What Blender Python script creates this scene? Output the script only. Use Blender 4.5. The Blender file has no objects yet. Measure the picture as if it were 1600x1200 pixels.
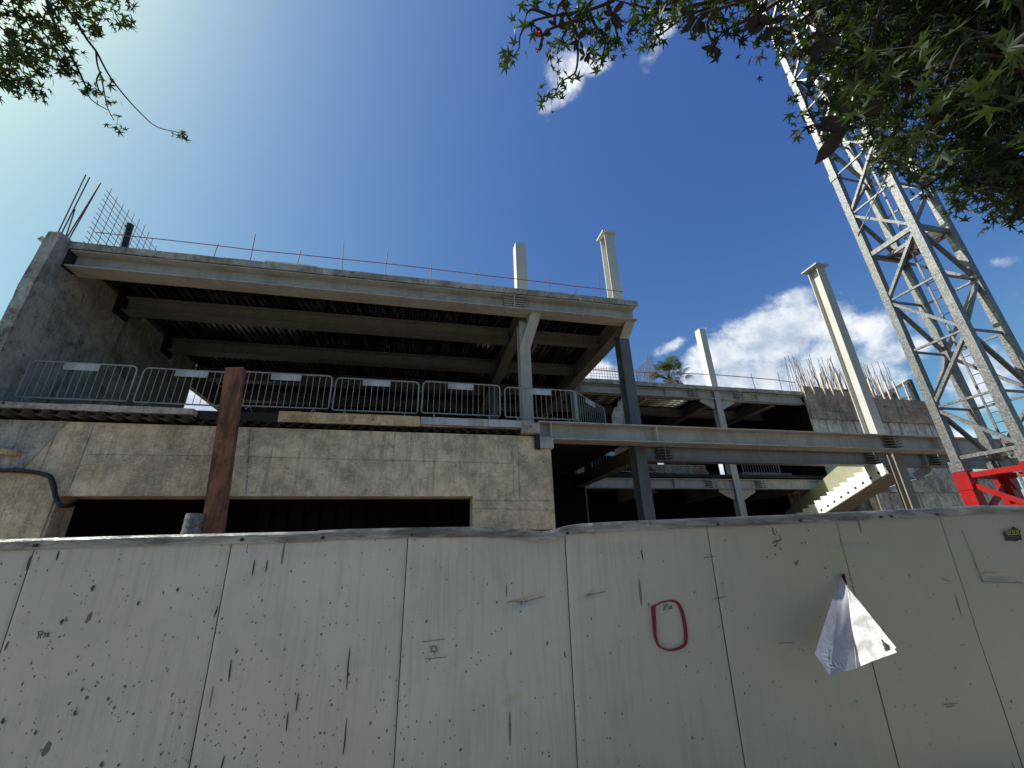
import bpy, math, random
from math import sin, cos, pi, radians, sqrt, atan2
from mathutils import Vector, Matrix
import numpy as np
random.seed(7)
rnd = random.uniform

# ------------------------------------------------------------------ camera
R = Matrix(((0.9769, -0.0555, -0.2062), (-0.2118, -0.3767, -0.9018), (-0.0276, 0.9247, -0.3798)))
EYE = Vector((0, 0, 1.7))
F = 660.0
sc = bpy.context.scene
col = sc.collection
cam_d = bpy.data.cameras.new('camera')
cam_d.sensor_width = 36
cam_d.lens = F / 1600 * 36
cam_d.clip_start = 0.05
cam_d.clip_end = 5000
cam = bpy.data.objects.new('camera', cam_d)
col.objects.link(cam)
_R = R.copy(); _q = _R.to_quaternion(); _q.normalize()
cam.rotation_mode = 'QUATERNION'
cam.location = EYE
cam.rotation_quaternion = _q
sc.camera = cam
sc.render.resolution_x = 1024; sc.render.resolution_y = 768

# ------------------------------------------------------------------ light
SUN_EL, SUN_AZ = 49.0, -80.5          # azimuth from +Y, towards -X is negative
sun_dir = Vector((sin(radians(SUN_AZ)) * cos(radians(SUN_EL)), cos(radians(SUN_AZ)) * cos(radians(SUN_EL)), sin(radians(SUN_EL))))
sd = bpy.data.lights.new('sun', 'SUN'); sd.energy = 5.0; sd.angle = radians(.5); sd.color = (1, .97, .92)
so = bpy.data.objects.new('sun', sd); col.objects.link(so)
so.rotation_mode = 'QUATERNION'; so.rotation_quaternion = sun_dir.to_track_quat('Z', 'Y')
sc.view_settings.view_transform = 'Standard'
sc.view_settings.look = 'None'
sc.view_settings.exposure = 0.8
sc.view_settings.gamma = 1.0


def ray(x, y):
    return R @ Vector((x - 800, 600 - y, -F))


def at_y(x, y, Y):
    d = ray(x, y); return EYE + d * (Y / d.y)


def at_x(x, y, X):
    d = ray(x, y); return EYE + d * (X / d.x)


def at_r(x, y, r):
    return EYE + ray(x, y).normalized() * r


world = bpy.data.worlds.new('World'); sc.world = world
world.use_nodes = True
wn = world.node_tree; wn.nodes.clear()


def N(nt, t, **kw):
    n = nt.nodes.new(t)
    for k, v in kw.items():
        if k.startswith('_'):
            n.inputs[int(k[1:])].default_value = v
        else:
            setattr(n, k, v)
    return n


def M(nt, op, a, b=None, c=None, clamp=False):
    n = nt.nodes.new('ShaderNodeMath'); n.operation = op; n.use_clamp = clamp
    for i, v in enumerate((a, b, c)):
        if v is None: continue
        if isinstance(v, (int, float)): n.inputs[i].default_value = v
        else: nt.links.new(v, n.inputs[i])
    return n.outputs[0]


def VM(nt, op, a, b=None):
    n = nt.nodes.new('ShaderNodeVectorMath'); n.operation = op
    for i, v in enumerate((a, b)):
        if v is None: continue
        if isinstance(v, (tuple, list, Vector)): n.inputs[i].default_value = tuple(v)
        else: nt.links.new(v, n.inputs[i])
    return n.outputs['Value'] if op in ('DOT_PRODUCT', 'LENGTH') else n.outputs['Vector']


def sstep(nt, v, a, b):
    n = nt.nodes.new('ShaderNodeMapRange'); n.interpolation_type = 'SMOOTHSTEP'; n.clamp = True
    nt.links.new(v, n.inputs[0]); n.inputs[1].default_value = a; n.inputs[2].default_value = b
    return n.outputs[0]


def mixc(nt, f, a, b, mode='MIX'):
    n = nt.nodes.new('ShaderNodeMix'); n.data_type = 'RGBA'; n.blend_type = mode
    if isinstance(f, (int, float)): n.inputs[0].default_value = f
    else: nt.links.new(f, n.inputs[0])
    for i, v in ((6, a), (7, b)):
        if isinstance(v, tuple): n.inputs[i].default_value = (*v[:3], 1)
        else: nt.links.new(v, n.inputs[i])
    return n.outputs[2]


sky = N(wn, 'ShaderNodeTexSky', sky_type='NISHITA', sun_disc=False, sun_elevation=radians(SUN_EL),
        sun_rotation=radians(SUN_AZ), air_density=1.1, dust_density=2.0, ozone_density=1.6, altitude=0)
tc = N(wn, 'ShaderNodeTexCoord')
dirv = VM(wn, 'NORMALIZE', tc.outputs['Generated'])
# cloud banks, each a patch of sky around a compass direction
nz = N(wn, 'ShaderNodeTexNoise'); nz.inputs['Scale'].default_value = 5.5; nz.inputs['Detail'].default_value = 9; nz.inputs['Roughness'].default_value = .62
nz.inputs['Distortion'].default_value = .35
wn.links.new(VM(wn, 'MULTIPLY', dirv, (1, 1, 1.35)), nz.inputs['Vector'])
n2 = N(wn, 'ShaderNodeTexNoise'); n2.inputs['Scale'].default_value = 16; n2.inputs['Detail'].default_value = 6; n2.inputs['Roughness'].default_value = .6
wn.links.new(dirv, n2.inputs['Vector'])
# (px, py, half-width, half-height, tilt deg, strength)
BLOBS = [(1215, 520, 120, 62, 22, 1.0), (1150, 590, 120, 40, 5, 1.0), (1125, 555, 62, 40, 20, .9), (1290, 585, 130, 50, 0, .95), (1380, 545, 70, 42, 0, .75), (1245, 468, 60, 24, 14, .85), (1330, 520, 110, 40, 10, .7),
         (1050, 540, 46, 11, 30, .62), (1085, 522, 26, 9, 25, .5), (930, 585, 70, 30, 0, .7), (878, 135, 32, 74, -30, .6), (905, 98, 50, 26, 0, .6), (1022, 80, 18, 60, -28, .48), (985, 120, 26, 14, 0, .3),
         (945, 180, 16, 11, 0, .25), (1570, 410, 40, 16, 0, .5), (1590, 470, 50, 26, 0, .6), (1530, 590, 80, 55, 0, .62), (1560, 480, 50, 40, 0, .5), (1450, 690, 90, 30, 0, .5), (300, 640, 130, 60, 0, 1.3), (1120, 745, 190, 40, 0, 1.3)]
dens = None
for (px, py, hw, hh, tl, st) in BLOBS:
    c = ray(px, py).normalized(); rr = ray(px + 10, py).normalized() - c; uu = ray(px, py - 10).normalized() - c
    sc_r = rr.length / 10; sc_u = uu.length / 10
    rr.normalize(); uu = (uu - rr * uu.dot(rr)).normalized()
    a = cos(radians(tl)) * rr + sin(radians(tl)) * uu; b = -sin(radians(tl)) * rr + cos(radians(tl)) * uu
    ea = VM(wn, 'DOT_PRODUCT', dirv, tuple(a / (hw * sc_r))); eb = VM(wn, 'DOT_PRODUCT', dirv, tuple(b / (hh * sc_u)))
    oa, ob = c.dot(a / (hw * sc_r)), c.dot(b / (hh * sc_u))
    e = M(wn, 'SQRT', M(wn, 'ADD', M(wn, 'POWER', M(wn, 'SUBTRACT', ea, oa), 2.0), M(wn, 'POWER', M(wn, 'SUBTRACT', eb, ob), 2.0)))
    front = M(wn, 'GREATER_THAN', VM(wn, 'DOT_PRODUCT', dirv, tuple(c)), 0.0)
    m = M(wn, 'MULTIPLY', M(wn, 'MULTIPLY', sstep(wn, e, 1.5, .2), st), front)
    dens = m if dens is None else M(wn, 'MAXIMUM', dens, m)
nn = M(wn, 'ADD', M(wn, 'MULTIPLY', nz.outputs['Fac'], 1.5), M(wn, 'MULTIPLY', n2.outputs['Fac'], .5))      # ~1.0 mean
cl = M(wn, 'ADD', dens, M(wn, 'MULTIPLY', M(wn, 'SUBTRACT', nn, 1.0), 1.7))
cover = M(wn, 'MULTIPLY', sstep(wn, cl, .25, .85), sstep(wn, dens, .02, .35))
shade = sstep(wn, M(wn, 'ADD', n2.outputs['Fac'], nz.outputs['Fac']), .8, 1.25)
ccol = mixc(wn, shade, (2.9, 3.4, 4.2), (5.9, 6.1, 6.3))
SKY_STR = 0.10
EXPO, GAIN = (1.367, 1.293, .705), (1.36 / 1.74, 1.62 / 1.74, 1.04 / 1.74)      # clear-air contrast of each colour band
sep = N(wn, 'ShaderNodeSeparateColor'); cmb = N(wn, 'ShaderNodeCombineColor')
wn.links.new(sky.outputs[0], sep.inputs[0])
for i in range(3):
    wn.links.new(M(wn, 'MULTIPLY', M(wn, 'POWER', M(wn, 'MULTIPLY', sep.outputs[i], .1), EXPO[i]), GAIN[i] * 10.0), cmb.inputs[i])
skyc = cmb.outputs[0]
fin = mixc(wn, M(wn, 'MULTIPLY', cover, .93), skyc, ccol)
bg = N(wn, 'ShaderNodeBackground'); bg.inputs[1].default_value = SKY_STR
wo = N(wn, 'ShaderNodeOutputWorld')
wn.links.new(fin, bg.inputs[0]); wn.links.new(bg.outputs[0], wo.inputs[0])


# ------------------------------------------------------------------ materials
def newmat(name):
    m = bpy.data.materials.new(name); m.use_nodes = True
    nt = m.node_tree; b = nt.nodes['Principled BSDF']
    return m, nt, b


def noise(nt, vec, scale, detail=4, rough=.55, dist=0, mul=None):
    n = N(nt, 'ShaderNodeTexNoise'); n.inputs['Scale'].default_value = scale; n.inputs['Detail'].default_value = detail
    n.inputs['Roughness'].default_value = rough; n.inputs['Distortion'].default_value = dist
    nt.links.new(VM(nt, 'MULTIPLY', vec, mul) if mul else vec, n.inputs['Vector'])
    return n.outputs['Fac']


def dull(b, s=.22): b.inputs['Specular IOR Level'].default_value = s


def objc(nt): return N(nt, 'ShaderNodeTexCoord').outputs['Object']


def bump(nt, b, h, strength=.4, dist=.01):
    n = N(nt, 'ShaderNodeBump'); n.inputs['Strength'].default_value = strength; n.inputs['Distance'].default_value = dist
    nt.links.new(h, n.inputs['Height']); nt.links.new(n.outputs[0], b.inputs['Normal'])


def concrete(name, base, dark, tint=(.30, .24, .16), streak=.5, stain=.4, pits=.5, lines=0):
    m, nt, b = newmat(name); v = objc(nt)
    big = noise(nt, v, .5, 6, .65, .8); mid = noise(nt, v, 2.6, 7, .7, .4); fine = noise(nt, v, 30, 4, .7)
    st = noise(nt, v, 1, 5, .7, .2, (4.5, 4.5, .4)); st2 = noise(nt, v, 1, 4, .65, 0, (24, 24, 1.1))
    f = sstep(nt, M(nt, 'ADD', M(nt, 'MULTIPLY', big, .55), M(nt, 'MULTIPLY', mid, .5)), .42, .63)
    c = mixc(nt, f, dark, base)
    # damp patches with hard edges
    damp = sstep(nt, noise(nt, VM(nt, 'ADD', v, (7, 3, 1)), .8, 7, .62, 1.2), .56, .60)
    c = mixc(nt, M(nt, 'MULTIPLY', damp, stain * .55), c, tuple(x * .62 for x in dark))
    c = mixc(nt, M(nt, 'MULTIPLY', sstep(nt, st, .50, .66), streak), c, tuple(x * .5 for x in dark))
    c = mixc(nt, M(nt, 'MULTIPLY', sstep(nt, noise(nt, v, 1.1, 6, .7, .8, (1, 1, .7)), .52, .66), stain), c, tint)
    c = mixc(nt, M(nt, 'MULTIPLY', sstep(nt, st2, .54, .64), streak * .55), c, tuple(x * .5 for x in dark))
    grain = sstep(nt, M(nt, 'ADD', M(nt, 'MULTIPLY', fine, .6), M(nt, 'MULTIPLY', noise(nt, v, 9, 5, .75), .5)), .50, .66)
    c = mixc(nt, M(nt, 'MULTIPLY', grain, .3), c, tuple(min(1, x * 1.45) for x in base))
    # short scratches and board marks
    sx = noise(nt, v, 1, 4, .7, .6, (5, 5, 34)); sz = noise(nt, v, 1, 4, .7, .6, (36, 36, 5))
    scr = M(nt, 'MULTIPLY', M(nt, 'MAXIMUM', sstep(nt, sx, .61, .66), sstep(nt, sz, .61, .66)), sstep(nt, mid, .48, .60))
    c = mixc(nt, M(nt, 'MULTIPLY', scr, pits), c, tuple(x * .28 for x in dark))
    vo = N(nt, 'ShaderNodeTexVoronoi'); vo.inputs['Scale'].default_value = 5.5; nt.links.new(v, vo.inputs['Vector'])
    sp = N(nt, 'ShaderNodeSeparateColor'); nt.links.new(vo.outputs['Color'], sp.inputs[0])
    pit = M(nt, 'LESS_THAN', vo.outputs['Distance'], M(nt, 'MULTIPLY', M(nt, 'POWER', sp.outputs[0], 3.0), .22))
    c = mixc(nt, M(nt, 'MULTIPLY', pit, pits), c, tuple(x * .25 for x in dark))
    h = M(nt, 'SUBTRACT', M(nt, 'ADD', M(nt, 'MULTIPLY', mid, .6), M(nt, 'MULTIPLY', fine, .35)), M(nt, 'MULTIPLY', M(nt, 'ADD', scr, pit), .5))
    nt.links.new(c, b.inputs['Base Color']); b.inputs['Roughness'].default_value = .9; dull(b)
    bump(nt, b, h, .8, .03)
    return m


def paint(name, base, dirt, rough=.5, amt=.35, metallic=0, rust=0):
    m, nt, b = newmat(name); v = objc(nt)
    a = noise(nt, v, 1.6, 5, .6, .3); s = noise(nt, v, 1, 4, .6, 0, (7, 7, .8)); f = noise(nt, v, 26, 3, .6)
    k = M(nt, 'MULTIPLY', sstep(nt, M(nt, 'ADD', M(nt, 'MULTIPLY', a, .6), M(nt, 'MULTIPLY', s, .5)), .46, .66), amt)
    c = mixc(nt, k, base, dirt)
    c = mixc(nt, M(nt, 'MULTIPLY', sstep(nt, f, .56, .66), .3 + rust), c, (.16, .08, .04) if rust else dirt)
    nt.links.new(c, b.inputs['Base Color']); b.inputs['Roughness'].default_value = rough; b.inputs['Metallic'].default_value = metallic; dull(b, .3)
    bump(nt, b, M(nt, 'ADD', a, M(nt, 'MULTIPLY', f, .3)), .12, .01)
    return m


MT = {}
MT['conc_front'] = concrete('concrete_front_wall', (.80, .625, .43), (.36, .285, .20), (.44, .30, .17), .5, .5, .36)
MT['conc_side'] = concrete('concrete_side_wall', (.50, .455, .39), (.26, .235, .2), (.10, .09, .08), .6, .95, .6)
MT['conc_slab'] = concrete('concrete_slab_edge', (.52, .47, .39), (.2, .18, .15), (.16, .12, .09), .5, .4, .9)
MT['conc_core'] = concrete('concrete_core', (.76, .69, .57), (.34, .31, .26), (.2, .14, .1), .9, .35, .3)
MT['formwork'] = concrete('formwork_boards', (.48, .39, .30), (.22, .17, .13), (.25, .10, .05), .8, .75, .3)
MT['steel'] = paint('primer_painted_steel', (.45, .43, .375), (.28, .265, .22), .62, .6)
MT['steel_pale'] = paint('lit_pale_steel', (.50, .49, .45), (.36, .35, .32), .6, .35)  # lighter copy of the primer, brightness of lit stubs put into the colour
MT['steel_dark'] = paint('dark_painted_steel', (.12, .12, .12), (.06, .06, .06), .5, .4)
MT['steel_in'] = paint('shade_darkened_steel', (.20, .19, .16), (.11, .105, .09), .55, .4)  # primer steel darkened, the shade on inner members is in the colour
MT['steel_mid'] = paint('half_shade_steel', (.25, .24, .21), (.14, .13, .11), .6, .4)  # mid-dark copy of the primer, shade of inner beams and soffits painted in
MT['steel_col'] = paint('column_steel', (.42, .415, .385), (.32, .31, .28), .6, .4)
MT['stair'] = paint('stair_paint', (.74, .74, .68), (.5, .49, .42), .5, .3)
MT['stair_in'] = paint('stair_parapet_olive', (.26, .26, .18), (.20, .19, .13), .5, .4)  # darker olive tone than the stringer
MT['red'] = paint('red_crane_paint', (.27, .010, .010), (.13, .010, .01), .38, .35)
MT['rebar'] = paint('rebar_steel', (.12, .085, .08), (.07, .05, .05), .7, .5)
MT['mesh_bar'] = paint('mesh_wire', (.09, .09, .15), (.06, .05, .07), .6, .4)
MT['rust'] = paint('rusty_post', (.30, .125, .075), (.075, .035, .025), .85, .9, 0, .5)
MT['black'] = paint('black_plastic', (.02, .02, .022), (.04, .04, .04), .45, .3)
MT['timber'] = concrete('timber_board', (.66, .50, .30), (.42, .28, .14), (.30, .13, .05), .4, .7, .5)
MT['timber_pale'] = concrete('pale_timber', (.62, .54, .40), (.40, .33, .24), (.3, .2, .12), .3, .4, .3)
MT['plate'] = paint('barrier_plate', (.50, .50, .48), (.26, .25, .23), .6, .7)
MT['dark'] = paint('deep_shade_black', (.014, .012, .010), (.007, .006, .006), .95, .4)  # near-black base colour stands in for deep shade inside the storeys
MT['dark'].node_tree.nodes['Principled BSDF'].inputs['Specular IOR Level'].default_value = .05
MT['barrier'] = paint('weathered_barrier_zinc', (.36, .36, .34), (.18, .18, .17), .55, .5, .2)
MT['conc_dark'] = concrete('shade_dark_concrete', (.04, .037, .032), (.02, .018, .016), (.03, .025, .02), .4, .4, .5)  # slab concrete with the shade under and inside the floors painted in
MT['asphalt'] = concrete('asphalt', (.06, .06, .06), (.04, .04, .04), (.05, .045, .04), .1, .3, .2)
MT['paving'] = concrete('paving', (.32, .30, .27), (.2, .19, .17), (.22, .18, .14), .1, .3, .3)
MT['dirt'] = concrete('site_dirt', (.17, .13, .09), (.11, .08, .06), (.2, .13, .08), .1, .4, .5)
MT['bark'] = concrete('bark', (.035, .028, .022), (.018, .014, .011), (.08, .06, .04), .4, .4, .6)
MT['white'] = paint('white_line', (.8, .8, .78), (.6, .6, .58), .7, .3)
MT['redmarker'] = paint('red_marker', (.20, .006, .01), (.12, .004, .008), .5, .6)
MT['blackink'] = paint('black_ink', (.015, .015, .015), (.03, .03, .03), .6, .4)
MT['mud'] = paint('dried_mud', (.05, .047, .042), (.09, .085, .075), .9, .6)
MT['greyink'] = paint('grey_scratch', (.10, .10, .095), (.14, .14, .13), .7, .5)
MT['yellow'] = paint('yellow_print', (.34, .31, .03), (.2, .18, .03), .6, .3)
MT['string'] = paint('red_tape', (.34, .04, .05), (.2, .03, .04), .6, .4)
MT['orange'] = paint('orange_tape', (.6, .16, .08), (.4, .1, .05), .6, .4)
MT['petal'] = paint('red_flower', (.35, .04, .04), (.4, .03, .04), .6, .3)


def galv():
    m, nt, b = newmat('galvanised_steel'); v = objc(nt)
    vo = N(nt, 'ShaderNodeTexVoronoi'); vo.inputs['Scale'].default_value = 42; nt.links.new(VM(nt, 'MULTIPLY', v, (1, 1, .7)), vo.inputs['Vector'])
    n = noise(nt, v, 18, 6, .75); n3 = noise(nt, v, 1.4, 4, .6)
    f = M(nt, 'ADD', M(nt, 'MULTIPLY', vo.outputs['Color'], .35), M(nt, 'MULTIPLY', n, .65))
    c = mixc(nt, sstep(nt, f, .3, .75), (.085, .085, .088), (.25, .25, .25))
    c = mixc(nt, M(nt, 'MULTIPLY', sstep(nt, n3, .5, .7), .35), c, (.25, .24, .22))
    nt.links.new(c, b.inputs['Base Color']); b.inputs['Roughness'].default_value = .5; b.inputs['Metallic'].default_value = .6
    bump(nt, b, f, .12, .005)
    return m


MT['galv'] = galv()


def capmetal():
    m, nt, b = newmat('fence_cap_metal'); v = objc(nt)
    n = noise(nt, v, 2.2, 5, .7, .5, (1, 1, 6)); n2_ = noise(nt, v, 30, 3, .6)
    c = mixc(nt, sstep(nt, n, .35, .7), (.10, .10, .095), (.34, .34, .33))
    c = mixc(nt, M(nt, 'MULTIPLY', sstep(nt, n2_, .6, .7), .5), c, (.08, .08, .08))
    nt.links.new(c, b.inputs['Base Color']); b.inputs['Roughness'].default_value = .36; b.inputs['Metallic'].default_value = .75
    bump(nt, b, n, .5, .012)
    return m


MT['cap'] = capmetal()


def deckmetal():
    m, nt, b = newmat('corrugated_deck_metal'); v = objc(nt)
    n = noise(nt, v, 1, 2, .5, 0, (4, .08, 1))
    c = mixc(nt, sstep(nt, n, .4, .62), (.10, .10, .10), (.36, .36, .35))  # dark base with light streaks along the ribs, highlights painted into the colour
    nt.links.new(c, b.inputs['Base Color']); b.inputs['Roughness'].default_value = .22; b.inputs['Metallic'].default_value = 1.0
    return m


MT['deck'] = deckmetal()


def panelmat():
    m, nt, b = newmat('fence_panel_paint'); v = objc(nt)      # origin: fence base, x along the fence, z up
    sx = N(nt, 'ShaderNodeSeparateXYZ'); nt.links.new(v, sx.inputs[0])
    x, z = sx.outputs[0], sx.outputs[2]
    base = mixc(nt, sstep(nt, noise(nt, v, .8, 4, .5, .3), .3, .75), (.43, .385, .335), (.50, .45, .39))
    # darker, warmer tone towards the right, vertical rain streaks
    base = mixc(nt, M(nt, 'MULTIPLY', sstep(nt, x, -.4, 2.6), .7), base, (.26, .225, .165))
    st = noise(nt, v, 1, 4, .7, 0, (30, 30, .8))
    base = mixc(nt, M(nt, 'MULTIPLY', sstep(nt, M(nt, 'MULTIPLY', M(nt, 'ADD', st, .12), M(nt, 'ADD', .45, noise(nt, v, 1.3, 3, .6))), .52, .78), .34), base, (.28, .26, .2))
    blot = noise(nt, v, 2.1, 5, .65, .6)
    base = mixc(nt, M(nt, 'MULTIPLY', sstep(nt, blot, .52, .66), .26), base, (.33, .31, .25))
    fine = noise(nt, v, 60, 3, .7)
    base = mixc(nt, M(nt, 'MULTIPLY', sstep(nt, fine, .55, .8), .12), base, (.25, .25, .23))
    # splashes: cells with a dot in only some of them
    leftw = sstep(nt, x, 1.2, -2.8); low = sstep(nt, z, 2.0, .6)
    dirtm = M(nt, 'ADD', M(nt, 'MULTIPLY', M(nt, 'ADD', .3, low), M(nt, 'ADD', .07, M(nt, 'MULTIPLY', leftw, .5))), .02)
    for (scl, mul, r, seed, sz) in ((18, (1, 1, .8), .15, 0, .8), (9, (1.15, 1, .55), .15, 3.3, .4), (34, (1, 1, .75), .19, 7.7, 1.5), (58, (1, 1, .7), .22, 5.1, 1.7)):
        w = N(nt, 'ShaderNodeVectorRotate'); w.rotation_type = 'Y_AXIS'; w.inputs['Angle'].default_value = -.35
        nt.links.new(v, w.inputs['Vector'])
        off = VM(nt, 'ADD', VM(nt, 'MULTIPLY', w.outputs[0], mul), (seed, seed, seed))
        wob = N(nt, 'ShaderNodeTexNoise'); wob.inputs['Scale'].default_value = 40; nt.links.new(v, wob.inputs['Vector'])
        wv = VM(nt, 'ADD', off, VM(nt, 'MULTIPLY', wob.outputs['Color'], (.018, 0, .018)))
        vo = N(nt, 'ShaderNodeTexVoronoi'); vo.voronoi_dimensions = '3D'; vo.inputs['Scale'].default_value = scl
        fl = VM(nt, 'MULTIPLY', wv, (1, 0.0, 1)); nt.links.new(fl, vo.inputs['Vector'])
        sp = N(nt, 'ShaderNodeSeparateColor'); nt.links.new(vo.outputs['Color'], sp.inputs[0])
        on = M(nt, 'LESS_THAN', sp.outputs[0], M(nt, 'MULTIPLY', dirtm, .42 * sz))
        rad = M(nt, 'MULTIPLY', M(nt, 'ADD', M(nt, 'POWER', sp.outputs[1], 3.0), .25), r)
        dot = M(nt, 'MULTIPLY', on, M(nt, 'LESS_THAN', vo.outputs['Distance'], rad))
        base = mixc(nt, M(nt, 'MULTIPLY', dot, .85), base, (.055, .052, .048))
    # long scratches
    for (mul, seed, th) in (((11, 0, 1.1), 1.7, .07), ((7, 0, .8), 9.1, .05)):
        off = VM(nt, 'ADD', VM(nt, 'MULTIPLY', v, mul), (seed, 0, seed))
        vo = N(nt, 'ShaderNodeTexVoronoi'); vo.inputs['Scale'].default_value = 1.6; nt.links.new(off, vo.inputs['Vector'])
        sp = N(nt, 'ShaderNodeSeparateColor'); nt.links.new(vo.outputs['Color'], sp.inputs[0])
        on = M(nt, 'LESS_THAN', sp.outputs[0], .16)
        dot = M(nt, 'MULTIPLY', on, M(nt, 'LESS_THAN', vo.outputs['Distance'], M(nt, 'MULTIPLY', sp.outputs[1], th * 2.4)))
        base = mixc(nt, M(nt, 'MULTIPLY', dot, .75), base, (.06, .06, .055))
    nt.links.new(base, b.inputs['Base Color']); b.inputs['Roughness'].default_value = .55
    b.inputs['Specular IOR Level'].default_value = .35
    bump(nt, b, M(nt, 'ADD', blot, noise(nt, v, 1.2, 2)), .25, .02)
    return m


MT['panel'] = panelmat()


def leafmat(name, c1, c2, trans, tw=.5, rough=.35):
    m, nt, b = newmat(name); v = objc(nt)
    f = noise(nt, v, 3.5, 4, .7)
    f2 = noise(nt, v, 14, 2, .6)
    c = mixc(nt, sstep(nt, M(nt, 'ADD', M(nt, 'MULTIPLY', f, .5), M(nt, 'MULTIPLY', f2, .5)), .35, .65), c1, c2)
    nt.links.new(c, b.inputs['Base Color']); b.inputs['Roughness'].default_value = rough; dull(b, .25)
    t = N(nt, 'ShaderNodeBsdfTranslucent'); t.inputs[0].default_value = (*trans, 1)
    mx = N(nt, 'ShaderNodeMixShader'); mx.inputs[0].default_value = tw
    nt.links.new(b.outputs[0], mx.inputs[1]); nt.links.new(t.outputs[0], mx.inputs[2])
    nt.links.new(mx.outputs[0], nt.nodes['Material Output'].inputs[0])
    return m


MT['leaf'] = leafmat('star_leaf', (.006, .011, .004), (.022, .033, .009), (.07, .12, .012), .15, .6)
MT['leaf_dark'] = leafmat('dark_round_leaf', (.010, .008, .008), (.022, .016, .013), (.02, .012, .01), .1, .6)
MT['palm'] = leafmat('palm_leaf', (.025, .045, .014), (.08, .10, .035), (.10, .14, .03), .25, .45)
MT['palm_dead'] = leafmat('dry_palm_leaf', (.25, .19, .11), (.16, .12, .07), (.2, .15, .08), .3, .6)
MT['paper'] = leafmat('paper_sheet', (.78, .78, .76), (.30, .30, .30), (.70, .70, .68), .25, .8)
MT['paper_back'] = leafmat('paper_printed_side', (.40, .40, .48), (.30, .30, .38), (.42, .42, .52), .35, .85)
MT['paper_print'] = leafmat('paper_print', (.58, .58, .66), (.50, .50, .60), (.6, .6, .7), .35, .8)


# ------------------------------------------------------------------ mesh helpers
ORG = {}


def link(o, parent, org):
    col.objects.link(o)
    if parent is not None:
        o.parent = parent; o.location = org - ORG[parent]
    else:
        o.location = org
    ORG[o] = org


def props(o, label=None, cat=None, group=None, kind=None):
    if label: o['label'] = label
    if cat: o['category'] = cat
    if group: o['group'] = group
    if kind: o['kind'] = kind
    return o


def thing(name, loc, label, cat, group=None):
    o = bpy.data.objects.new(name, None); o.empty_display_size = .2
    link(o, None, Vector(loc)); return props(o, label, cat, group)


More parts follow.
